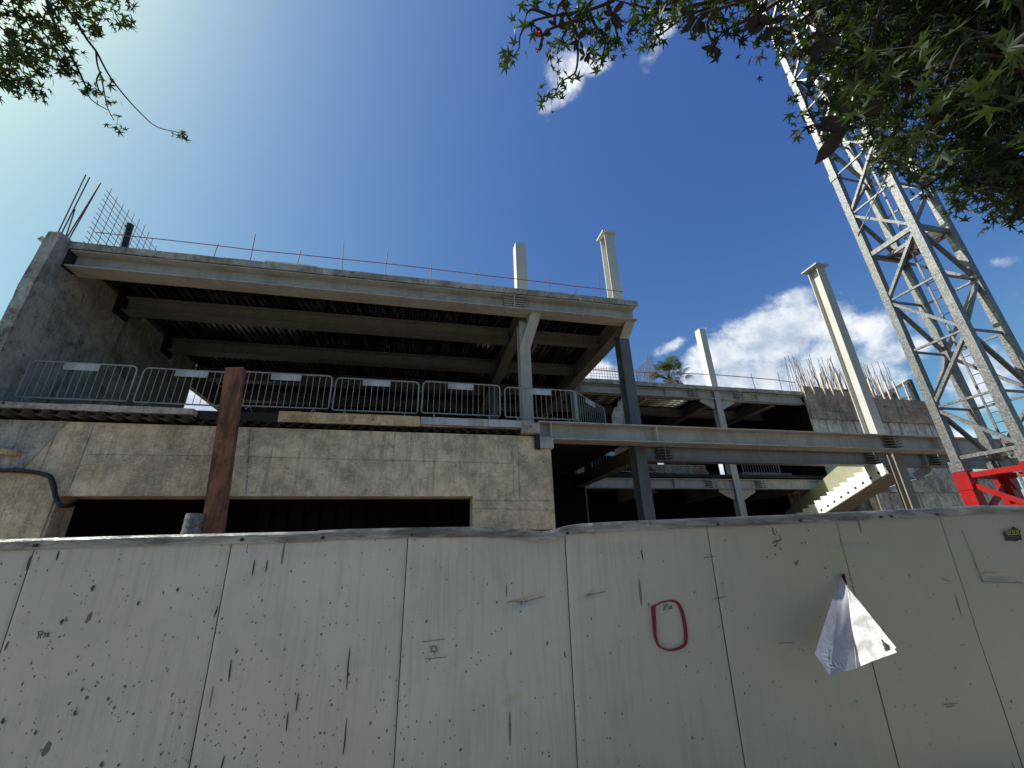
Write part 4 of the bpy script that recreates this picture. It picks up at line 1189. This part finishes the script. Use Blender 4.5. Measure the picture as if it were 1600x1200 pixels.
def glyph(m_, org_, ex, ey, kind, w):
    S_ = {'0': [(0, 0), (.7, 0), (.7, 1), (0, 1), (0, 0)], 'E': [(0, 0), (.7, 0), (.7, 1), (0, 1)], 'M': [(.0, .5), (.7, .5)], 'C': [(.7, 0), (.7, 1), (0, 1)], 'S': [(0, 0), (.7, 0), (.7, .5), (0, .5), (0, 1), (.7, 1)], 'I': [(.3, 0), (.3, 1)]}[kind]
    nf = ex.cross(ey).normalized()
    if nf.y > 0: nf = -nf
    for a, b_ in zip(S_[:-1], S_[1:]):
        A1 = org_ + ex * a[0] + ey * a[1] + nf * .004; B1 = org_ + ex * b_[0] + ey * b_[1] + nf * .004
        dd = (B1 - A1).normalized(); sdv = dd.cross(nf) * w / 2
        m_.add([A1 - sdv - dd * w / 2, B1 - sdv + dd * w / 2, B1 + sdv + dd * w / 2, A1 + sdv - dd * w / 2], [(0, 1, 2, 3)])


r_dir = (Rg - L0).normalized()                     # text runs diagonally down to the right
u_dir = (r_dir.cross(ND)).normalized()
if u_dir.z < 0: u_dir = -u_dir
def on_fold(a_, b_):
    """a across the left fold from its outer edge to the crease, b from tip down"""
    lo_, hi_ = (tip.lerp(L0, b_ / .72) if b_ < .72 else L0.lerp(L1p, (b_ - .72) / .28)), tip.lerp(Rg, b_)
    return lo_.lerp(hi_, a_)


def fold_glyph(m_, ca, cb, da, db, kind, w):
    S_ = {'0': [(0, 0), (.7, 0), (.7, 1), (0, 1), (0, 0)], 'E': [(.7, 0), (0, 0), (0, 1), (.7, 1)], 'C': [(.7, 0), (0, 0), (0, 1), (.7, 1)], 'S': [(0, 0), (.7, 0), (.7, .5), (0, .5), (0, 1), (.7, 1)], 'L': [(0, 0), (0, 1), (.7, 1)]}[kind]
    P3 = [on_fold(ca + x_ * da + y_ * db * .35, cb + y_ * db + x_ * da * .28) + ND * .014 for x_, y_ in S_]
    for A1, B1 in zip(P3[:-1], P3[1:]):
        dd = (B1 - A1).normalized(); sdv = dd.cross(ND) * w / 2
        m_.add([A1 - sdv - dd * w / 2, B1 - sdv + dd * w / 2, B1 + sdv + dd * w / 2, A1 + sdv - dd * w / 2], [(0, 1, 2, 3)])


for cb, hgt, txt in ((.40, .09, 'SE0'), (.53, .07, 'ECSE'), (.64, .10, '0LCE'), (.79, .10, 'S0E0')):
    n_ = len(txt)
    for k, ch in enumerate(txt):
        fold_glyph(mbp, .08 + k * .86 / n_, cb + k * .02, .70 / n_, hgt, ch, .007)
mbp.build('faint_print', MT['paper_print'], PA)

# ------------------------------------------------------------------ trees
def star_leaf(m_, c, s, nrm, spin, lobes=5):
    nrm = nrm.normalized(); a = nrm.cross(Vector((.2, .9, .3)))
    if a.length < .05: a = nrm.cross(Vector((1, 0, 0)))
    a.normalize(); b_ = nrm.cross(a); vs = []
    a, b_ = a * cos(spin) + b_ * sin(spin), b_ * cos(spin) - a * sin(spin)
    angs = [0, 50, 108, -108, -50]
    order = sorted(angs)
    pts_ = []
    for i, g in enumerate(order):
        L = {0: 1.0, 50: .92, -50: .92, 108: .62, -108: .62}[g]
        pts_.append((g - 13, .46 * L + .02)); pts_.append((g, L)); pts_.append((g + 13, .46 * L + .02))
        if i < 4: pts_.append(((g + order[i + 1]) / 2, .27))
    pts_.append((180, .12))
    for g, r_ in pts_:
        t = radians(g); vs.append(c + (a * cos(t) + b_ * sin(t)) * r_ * s + nrm * (-.16 * s * r_ * r_ + rnd(-.02, .02) * s))
    n0 = len(vs); vs.append(c + nrm * .03 * s)
    m_.add(vs, [(n0, i, (i + 1) % n0) for i in range(n0)])


def oval_leaf(m_, c, s, nrm, spin):
    nrm = nrm.normalized(); a = nrm.cross(Vector((.2, .9, .3))).normalized(); b_ = nrm.cross(a)
    a, b_ = a * cos(spin) + b_ * sin(spin), b_ * cos(spin) - a * sin(spin)
    vs = [c, c + a * .3 * s + b_ * .2 * s, c + a * .7 * s + b_ * .24 * s - nrm * .05 * s, c + a * s - nrm * .12 * s, c + a * .7 * s - b_ * .24 * s - nrm * .05 * s, c + a * .3 * s - b_ * .2 * s, c + a * .5 * s - nrm * .06 * s]
    m_.add(vs, [(0, 1, 6), (1, 2, 6), (2, 3, 6), (3, 4, 6), (4, 5, 6), (5, 0, 6)])


def rvec(): return Vector((random.gauss(0, 1), random.gauss(0, 1), random.gauss(0, 1))).normalized()


def leaf_cluster(m_, c, rad, n, smin, smax, fn=star_leaf, br=None):
    for _ in range(n):
        p_ = c + rvec() * rad * rnd(.25, 1)
        nr = (rvec() + Vector((0, 0, .75))).normalized()
        fn(m_, p_, rnd(smin, smax), nr, rnd(0, 6.28))
        if br is not None and rnd(0, 1) < .2: br.tube([c, p_], .0018, 3, False)


def spline(pts, n=5):
    out = []
    for i in range(len(pts) - 1):
        p0, p1, p2, p3 = [pts[max(0, min(len(pts) - 1, i + k))] for k in (-1, 0, 1, 2)]
        for j in range(n):
            t = j / n; out.append(.5 * ((2 * p1) + (p2 - p0) * t + (2 * p0 - 5 * p1 + 4 * p2 - p3) * t * t + (3 * p1 - p0 - 3 * p2 + p3) * t ** 3))
    out.append(pts[-1]); return out


# --- right tree, on the pavement to the right of the viewer
RT = thing('star_leaf_tree', (4.6, -1.6, 0), 'street tree with star shaped leaves hanging over the crane mast at top right', 'tree')
trunk = [Vector(p_) for p_ in ((4.6, -1.6, -.1), (4.55, -1.55, 1.5), (4.7, -1.4, 3.0), (4.5, -.9, 4.4), (4.3, -.3, 5.8))]
MB().tube(spline(trunk), [.2 - .007 * i for i in range(len(spline(trunk)))], 12).build('trunk', MT['bark'], RT, smooth=True)
leafm, twig = MB(), MB()
hub = trunk[3]


def branch(path, r0, r1, m_):
    s_ = spline(path); n_ = len(s_); m_.tube(s_, [r0 + (r1 - r0) * i / (n_ - 1) for i in range(n_)], 5); return s_


def region_sample():
    """dense mass on the right, thinning to a fringe"""
    while True:
        x_, y_ = rnd(1165, 1800), rnd(-260, 350)
        edge = 1215 + max(0, y_ - 20) * .62 if y_ < 190 else 1320 + (y_ - 190) * 1.45
        if y_ > 335: continue
        if x_ > edge + rnd(-30, 90): return x_, y_


cl_right = []
for k in range(1500):
    x_, y_ = region_sample()
    r_ = rnd(2.9, 5.8)
    if x_ > 1360 and y_ < 240 and rnd(0, 1) < .012: r_ = rnd(1.7, 2.1)
    cl_right.append(at_r(x_, y_, r_))
for k in range(70):
    cl_right.append(at_r(rnd(900, 1500), rnd(-420, -60), rnd(3, 6)))
limbs = []
for (px_, py_, r_) in ((1250, 20, 3.6), (1350, 120, 3.4), (1450, 200, 3.2), (1580, 300, 3.0), (1620, 100, 3.0), (1500, 0, 3.4), (1300, -80, 3.5), (1050, -60, 3.8)):
    e = at_r(px_, py_, r_); mid_ = hub.lerp(e, .5) + Vector((0, 0, .5))
    limbs.append(branch([hub, mid_, e], .06, .012, twig))
allp = [p_ for l_ in limbs for p_ in l_]
for c in cl_right:
    near = min(allp, key=lambda q_: (q_ - c).length)
    if (near - c).length < 1.6 and rnd(0, 1) < .45: branch([near, near.lerp(c, .3) + rvec() * .08, near.lerp(c, .6) + Vector((0, 0, .1)) + rvec() * .08, c], .005, .002, twig)
    leaf_cluster(leafm, c, rnd(.12, .24), random.randint(11, 16), .034, .062, star_leaf, twig)
# fringe sprays hanging in front of the sky, nearest to the middle of the view
FR = [  # path, clusters at (px,py)
    [(1300, -60), (1180, -20), (1050, 15), (960, 0)], [(1180, -20), (1110, 10), (1065, 30), (1030, 55), (1010, 62)], [(1250, -20), (1180, 25), (1130, 50), (1115, 75)],
    [(1150, -30), (1070, -5), (1020, 20), (985, 45)], [(1300, 0), (1240, 40), (1215, 60), (1190, 60)], [(1400, 0), (1300, 90), (1260, 150), (1270, 190)],
    [(960, 0), (930, 12), (905, 18), (862, 25), (828, 35), (813, 55), (810, 78), (795, 95)], [(905, 18), (898, 50), (903, 80), (900, 110), (893, 118), (875, 130), (866, 150)],
    [(905, 18), (890, 40), (878, 60), (870, 85)], [(920, 15), (930, 40), (945, 60), (942, 85), (935, 95)], [(950, 5), (960, 35), (965, 60), (967, 74)], [(862, 25), (835, 15), (825, 18), (822, 25)],
    [(1450, 60), (1400, 200), (1380, 250)], [(1600, 150), (1560, 280), (1500, 300)], [(1640, 200), (1590, 320), (1600, 345)], [(1500, 250), (1440, 290), (1400, 235)]]
rr0 = 3.0
for fi, pth in enumerate(FR):
    pts_ = [at_r(x_, y_, 3.2 + .15 * sin(fi * 2.1) + .02 * i) for i, (x_, y_) in enumerate(pth)]
    branch(pts_, .010 if fi != 0 else .018, .003, twig)
    for p_ in pts_[1:]:
        if fi in (6,) and p_ not in (pts_[-1],): continue
        if fi in (7,) and p_ in pts_[2:5]: continue
        n_ = random.randint(4, 8) if fi not in (1, 2, 3, 4) else random.randint(9, 14)
        leaf_cluster(leafm, p_, rnd(.06, .11), n_, .035, .06, star_leaf, twig)
for (x_, y_, n_) in ((880, 10, 12), (905, 30, 10), (925, 45, 8), (900, 60, 8), (915, 5, 12), (1000, 10, 14), (1040, 5, 14), (1080, 5, 14), (1120, 20, 16), (1150, 40, 14), (1180, 20, 16), (1015, 50, 8), (1095, 40, 10), (797, 80, 6), (793, 98, 6), (868, 75, 8), (862, 150, 8), (935, 90, 8), (885, 118, 7), (1140, 0, 14), (1060, 28, 10)):
    leaf_cluster(leafm, at_r(x_, y_, 3.2 + rnd(-.15, .15)), .1, n_, .035, .06, star_leaf, twig)
twig.build('branches', MT['bark'], RT)
leafm.build('foliage', MT['leaf'], RT)

# --- round leaved tree with red flowers mixed in
OT = thing('round_leaf_tree', (1.6, -2.4, 0), 'round leaved tree with tiny red flowers dangling at the top centre of the sky', 'tree')
tr2 = [Vector(p_) for p_ in ((1.6, -2.4, -.1), (1.65, -2.3, 2.0), (1.5, -1.8, 3.8), (1.3, -.8, 5.0))]
MB().tube(spline(tr2), [.12 - .005 * i for i in range(len(spline(tr2)))], 10).build('trunk', MT['bark'], OT, smooth=True)
tw2, lf2, fl2 = MB(), MB(), MB()
for pth in ([(1000, -80), (940, -20), (905, 30), (890, 55)], [(1000, -80), (950, 0), (955, 20)], [(905, 30), (860, 45), (848, 58)], [(940, -20), (880, 0), (866, 40)], [(1400, -60), (1350, 100), (1330, 190)], [(1300, -60), (1200, -10), (1100, 20), (1085, 30)], [(1120, 10), (1105, 40), (1115, 72)], [(848, 58), (845, 68), (841, 78)]):
    pts_ = [at_r(x_, y_, 2.9) for x_, y_ in pth]; branch(pts_, .010, .003, tw2)
s_ = branch([tr2[-1], at_r(1000, -200, 3.6), at_r(1000, -80, 2.9)], .03, .01, tw2)
branch([tr2[-1], at_r(1400, -200, 3.4), at_r(1400, -60, 2.9)], .03, .01, tw2)
for (x_, y_, n_, sz) in ((954, 25, 6, .075), (848, 58, 6, .06), (905, 62, 14, .06), (885, 20, 10, .055), (870, 42, 8, .05), (1330, 195, 6, .19), (1090, 28, 8, .08), (1115, 75, 4, .06), (1200, 40, 10, .08), (915, 85, 8, .05), (1180, 25, 8, .08), (1290, 60, 8, .1)):
    c_ = at_r(x_, y_, 2.9)
    for q in range(min(n_, 7)):
        dirn = (rvec() + Vector((0, 0, -.25))).normalized(); nrm_ = (rvec() * .5 + (EYE - c_).normalized()).normalized()
        e1 = (dirn - nrm_ * dirn.dot(nrm_)).normalized(); e2 = nrm_.cross(e1); L_ = sz * rnd(.75, 1.1)
        c0 = c_ + rvec() * sz * .12
        pts8 = [c0] + [c0 + e1 * a_ * L_ + e2 * b2 * L_ - nrm_ * L_ * .18 * a_ * a_ for a_, b2 in ((.2, .10), (.45, .19), (.7, .17), (1, 0), (.7, -.17), (.45, -.19), (.2, -.10))]
        lf2.add(pts8, [(0, 1, 2, 3, 4), (0, 4, 5, 6, 7)])
for (x_, y_) in ((841, 50), (841, 78)):
    c = at_r(x_, y_, 2.88)
    fl2 = MB()
    for _ in range(14): fl2.tube([c, c + rvec() * rnd(.014, .024)], .0022, 3)
    fl2.build('flower', MT['petal'], OT)
tw2.build('branches', MT['bark'], OT); lf2.build('foliage', MT['leaf_dark'], OT)

# --- left tree
LT = thing('left_canopy_tree', (-10.5, 3.2, 0), 'tree reaching in from the top left corner with one long bare drooping twig', 'tree')
tr3 = [Vector(p_) for p_ in ((-10.5, 3.2, -.1), (-10.3, 3.2, 3), (-9.6, 3.6, 6), (-8.6, 4.2, 8.5))]
MB().tube(spline(tr3), [.24 - .009 * i for i in range(len(spline(tr3)))], 12).build('trunk', MT['bark'], LT, smooth=True)
tw3, lf3 = MB(), MB()
RL = 7.0
hub3 = tr3[-1]
mains = [[(-60, -120), (60, -40), (110, 20), (135, 60), (150, 80), (158, 95), (172, 120), (195, 150), (220, 177), (245, 198), (280, 207)],
         [(150, 80), (152, 100), (158, 120), (163, 145), (168, 168), (178, 188)], [(158, 112), (151, 125), (155, 142), (162, 150)],
         [(60, -40), (90, 50), (108, 82), (125, 115), (133, 133), (142, 155), (168, 172)], [(-60, -20), (20, 60), (60, 80), (85, 95)], [(-60, 40), (0, 70), (20, 95), (50, 130)], [(-100, -100), (20, -20), (100, -10), (190, 8)],
         [(-40, -60), (40, 20), (75, 60), (100, 95), (120, 112)], [(-60, 60), (0, 110), (40, 140)]]
for mi, pth in enumerate(mains):
    branch([at_r(x_, y_, RL + .1 * (mi % 3)) for x_, y_ in pth], .015 if mi in (0, 3, 6) else .009, .004, tw3)
branch([hub3, at_r(-200, -200, 8.5), at_r(-60, -120, RL)], .09, .03, tw3)
cnt = 0
while cnt < 330:
    x_, y_ = rnd(-150, 200), rnd(-200, 150)
    lim = 125 + .0 * y_ if y_ < 85 else 125 - (y_ - 85) * 1.3
    if y_ < 25: lim = 190
    elif y_ < 55: lim = 150
    if y_ > 60 and x_ > 110 - (y_ - 60) * .2 and rnd(0, 1) < .6: continue
    if x_ > lim + rnd(-12, 8): continue
    if y_ > 88 and rnd(0, 1) < .45 and x_ > 0: continue
    cnt += 1
    leaf_cluster(lf3, at_r(x_, y_, RL + rnd(-.9, 1.5)), .17, random.randint(7, 12), .05, .085, star_leaf, None)
for (x_, y_, n_) in ((286, 211, 10), (183, 195, 8), (172, 180, 2), (172, 157, 6), (140, 138, 14), (135, 145, 8), (172, 130, 4), (105, 105, 18), (118, 112, 10), (95, 98, 14), (45, 138, 22), (20, 130, 18), (60, 145, 12), (62, 105, 14), (72, 122, 8), (10, 110, 14), (150, 52, 12), (152, 45, 8)):
    leaf_cluster(lf3, at_r(x_, y_, RL), .11, n_, .05, .08, star_leaf, tw3)
tw3.build('branches', MT['bark'], LT); lf3.build('foliage', MT['leaf'], LT)

# ------------------------------------------------------------------ palm beyond the wing
PY_ = 36.0
pc = at_y(1045, 590, PY_)
PT = thing('fan_palm', (pc.x, PY_, 0), 'distant fan palm rising behind the rear wing roof', 'palm tree')
MB().tube([(pc.x, PY_, -.1), (pc.x + .1, PY_, pc.z * .5), (pc.x, PY_, pc.z - .6)], [.34, .28, .25], 10).build('trunk', MT['bark'], PT, smooth=True)
for live in (True, False):
    m_ = MB()
    for k in range(40 if live else 26):
        az_ = rnd(0, 2 * pi); el = rnd(-.1, 1.35) if live else rnd(-1.3, -.3)
        dd = Vector((cos(az_) * cos(el), sin(az_) * cos(el), sin(el)))
        L = rnd(.9, 1.75) if live else rnd(.9, 1.3)
        c = Vector((pc.x, PY_, pc.z)) + dd * L
        m_.bar(Vector((pc.x, PY_, pc.z - .2)), c, .03, .03)
        sd_ = dd.cross(Vector((0, 0, 1))).normalized(); u_ = sd_.cross(dd)
        for q in range(15):
            a = (q - 7) / 7 * 1.25
            e = (dd * cos(a) + sd_ * sin(a)).normalized(); r_ = (1.05 if live else .8) * (1 - .1 * abs(a))
            tip_ = c + e * r_ - Vector((0, 0, .28 * r_)) if live else c + e * r_ * .5 - Vector((0, 0, .6 * r_))
            w_ = sd_ * cos(a) * .04 - dd * sin(a) * .04
            mid_ = c + e * r_ * .55
            m_.add([c, mid_ + w_, tip_, mid_ - w_], [(0, 1, 2, 3)])
    m_.build('fronds' if live else 'dry_fronds', MT['palm' if live else 'palm_dead'], PT)
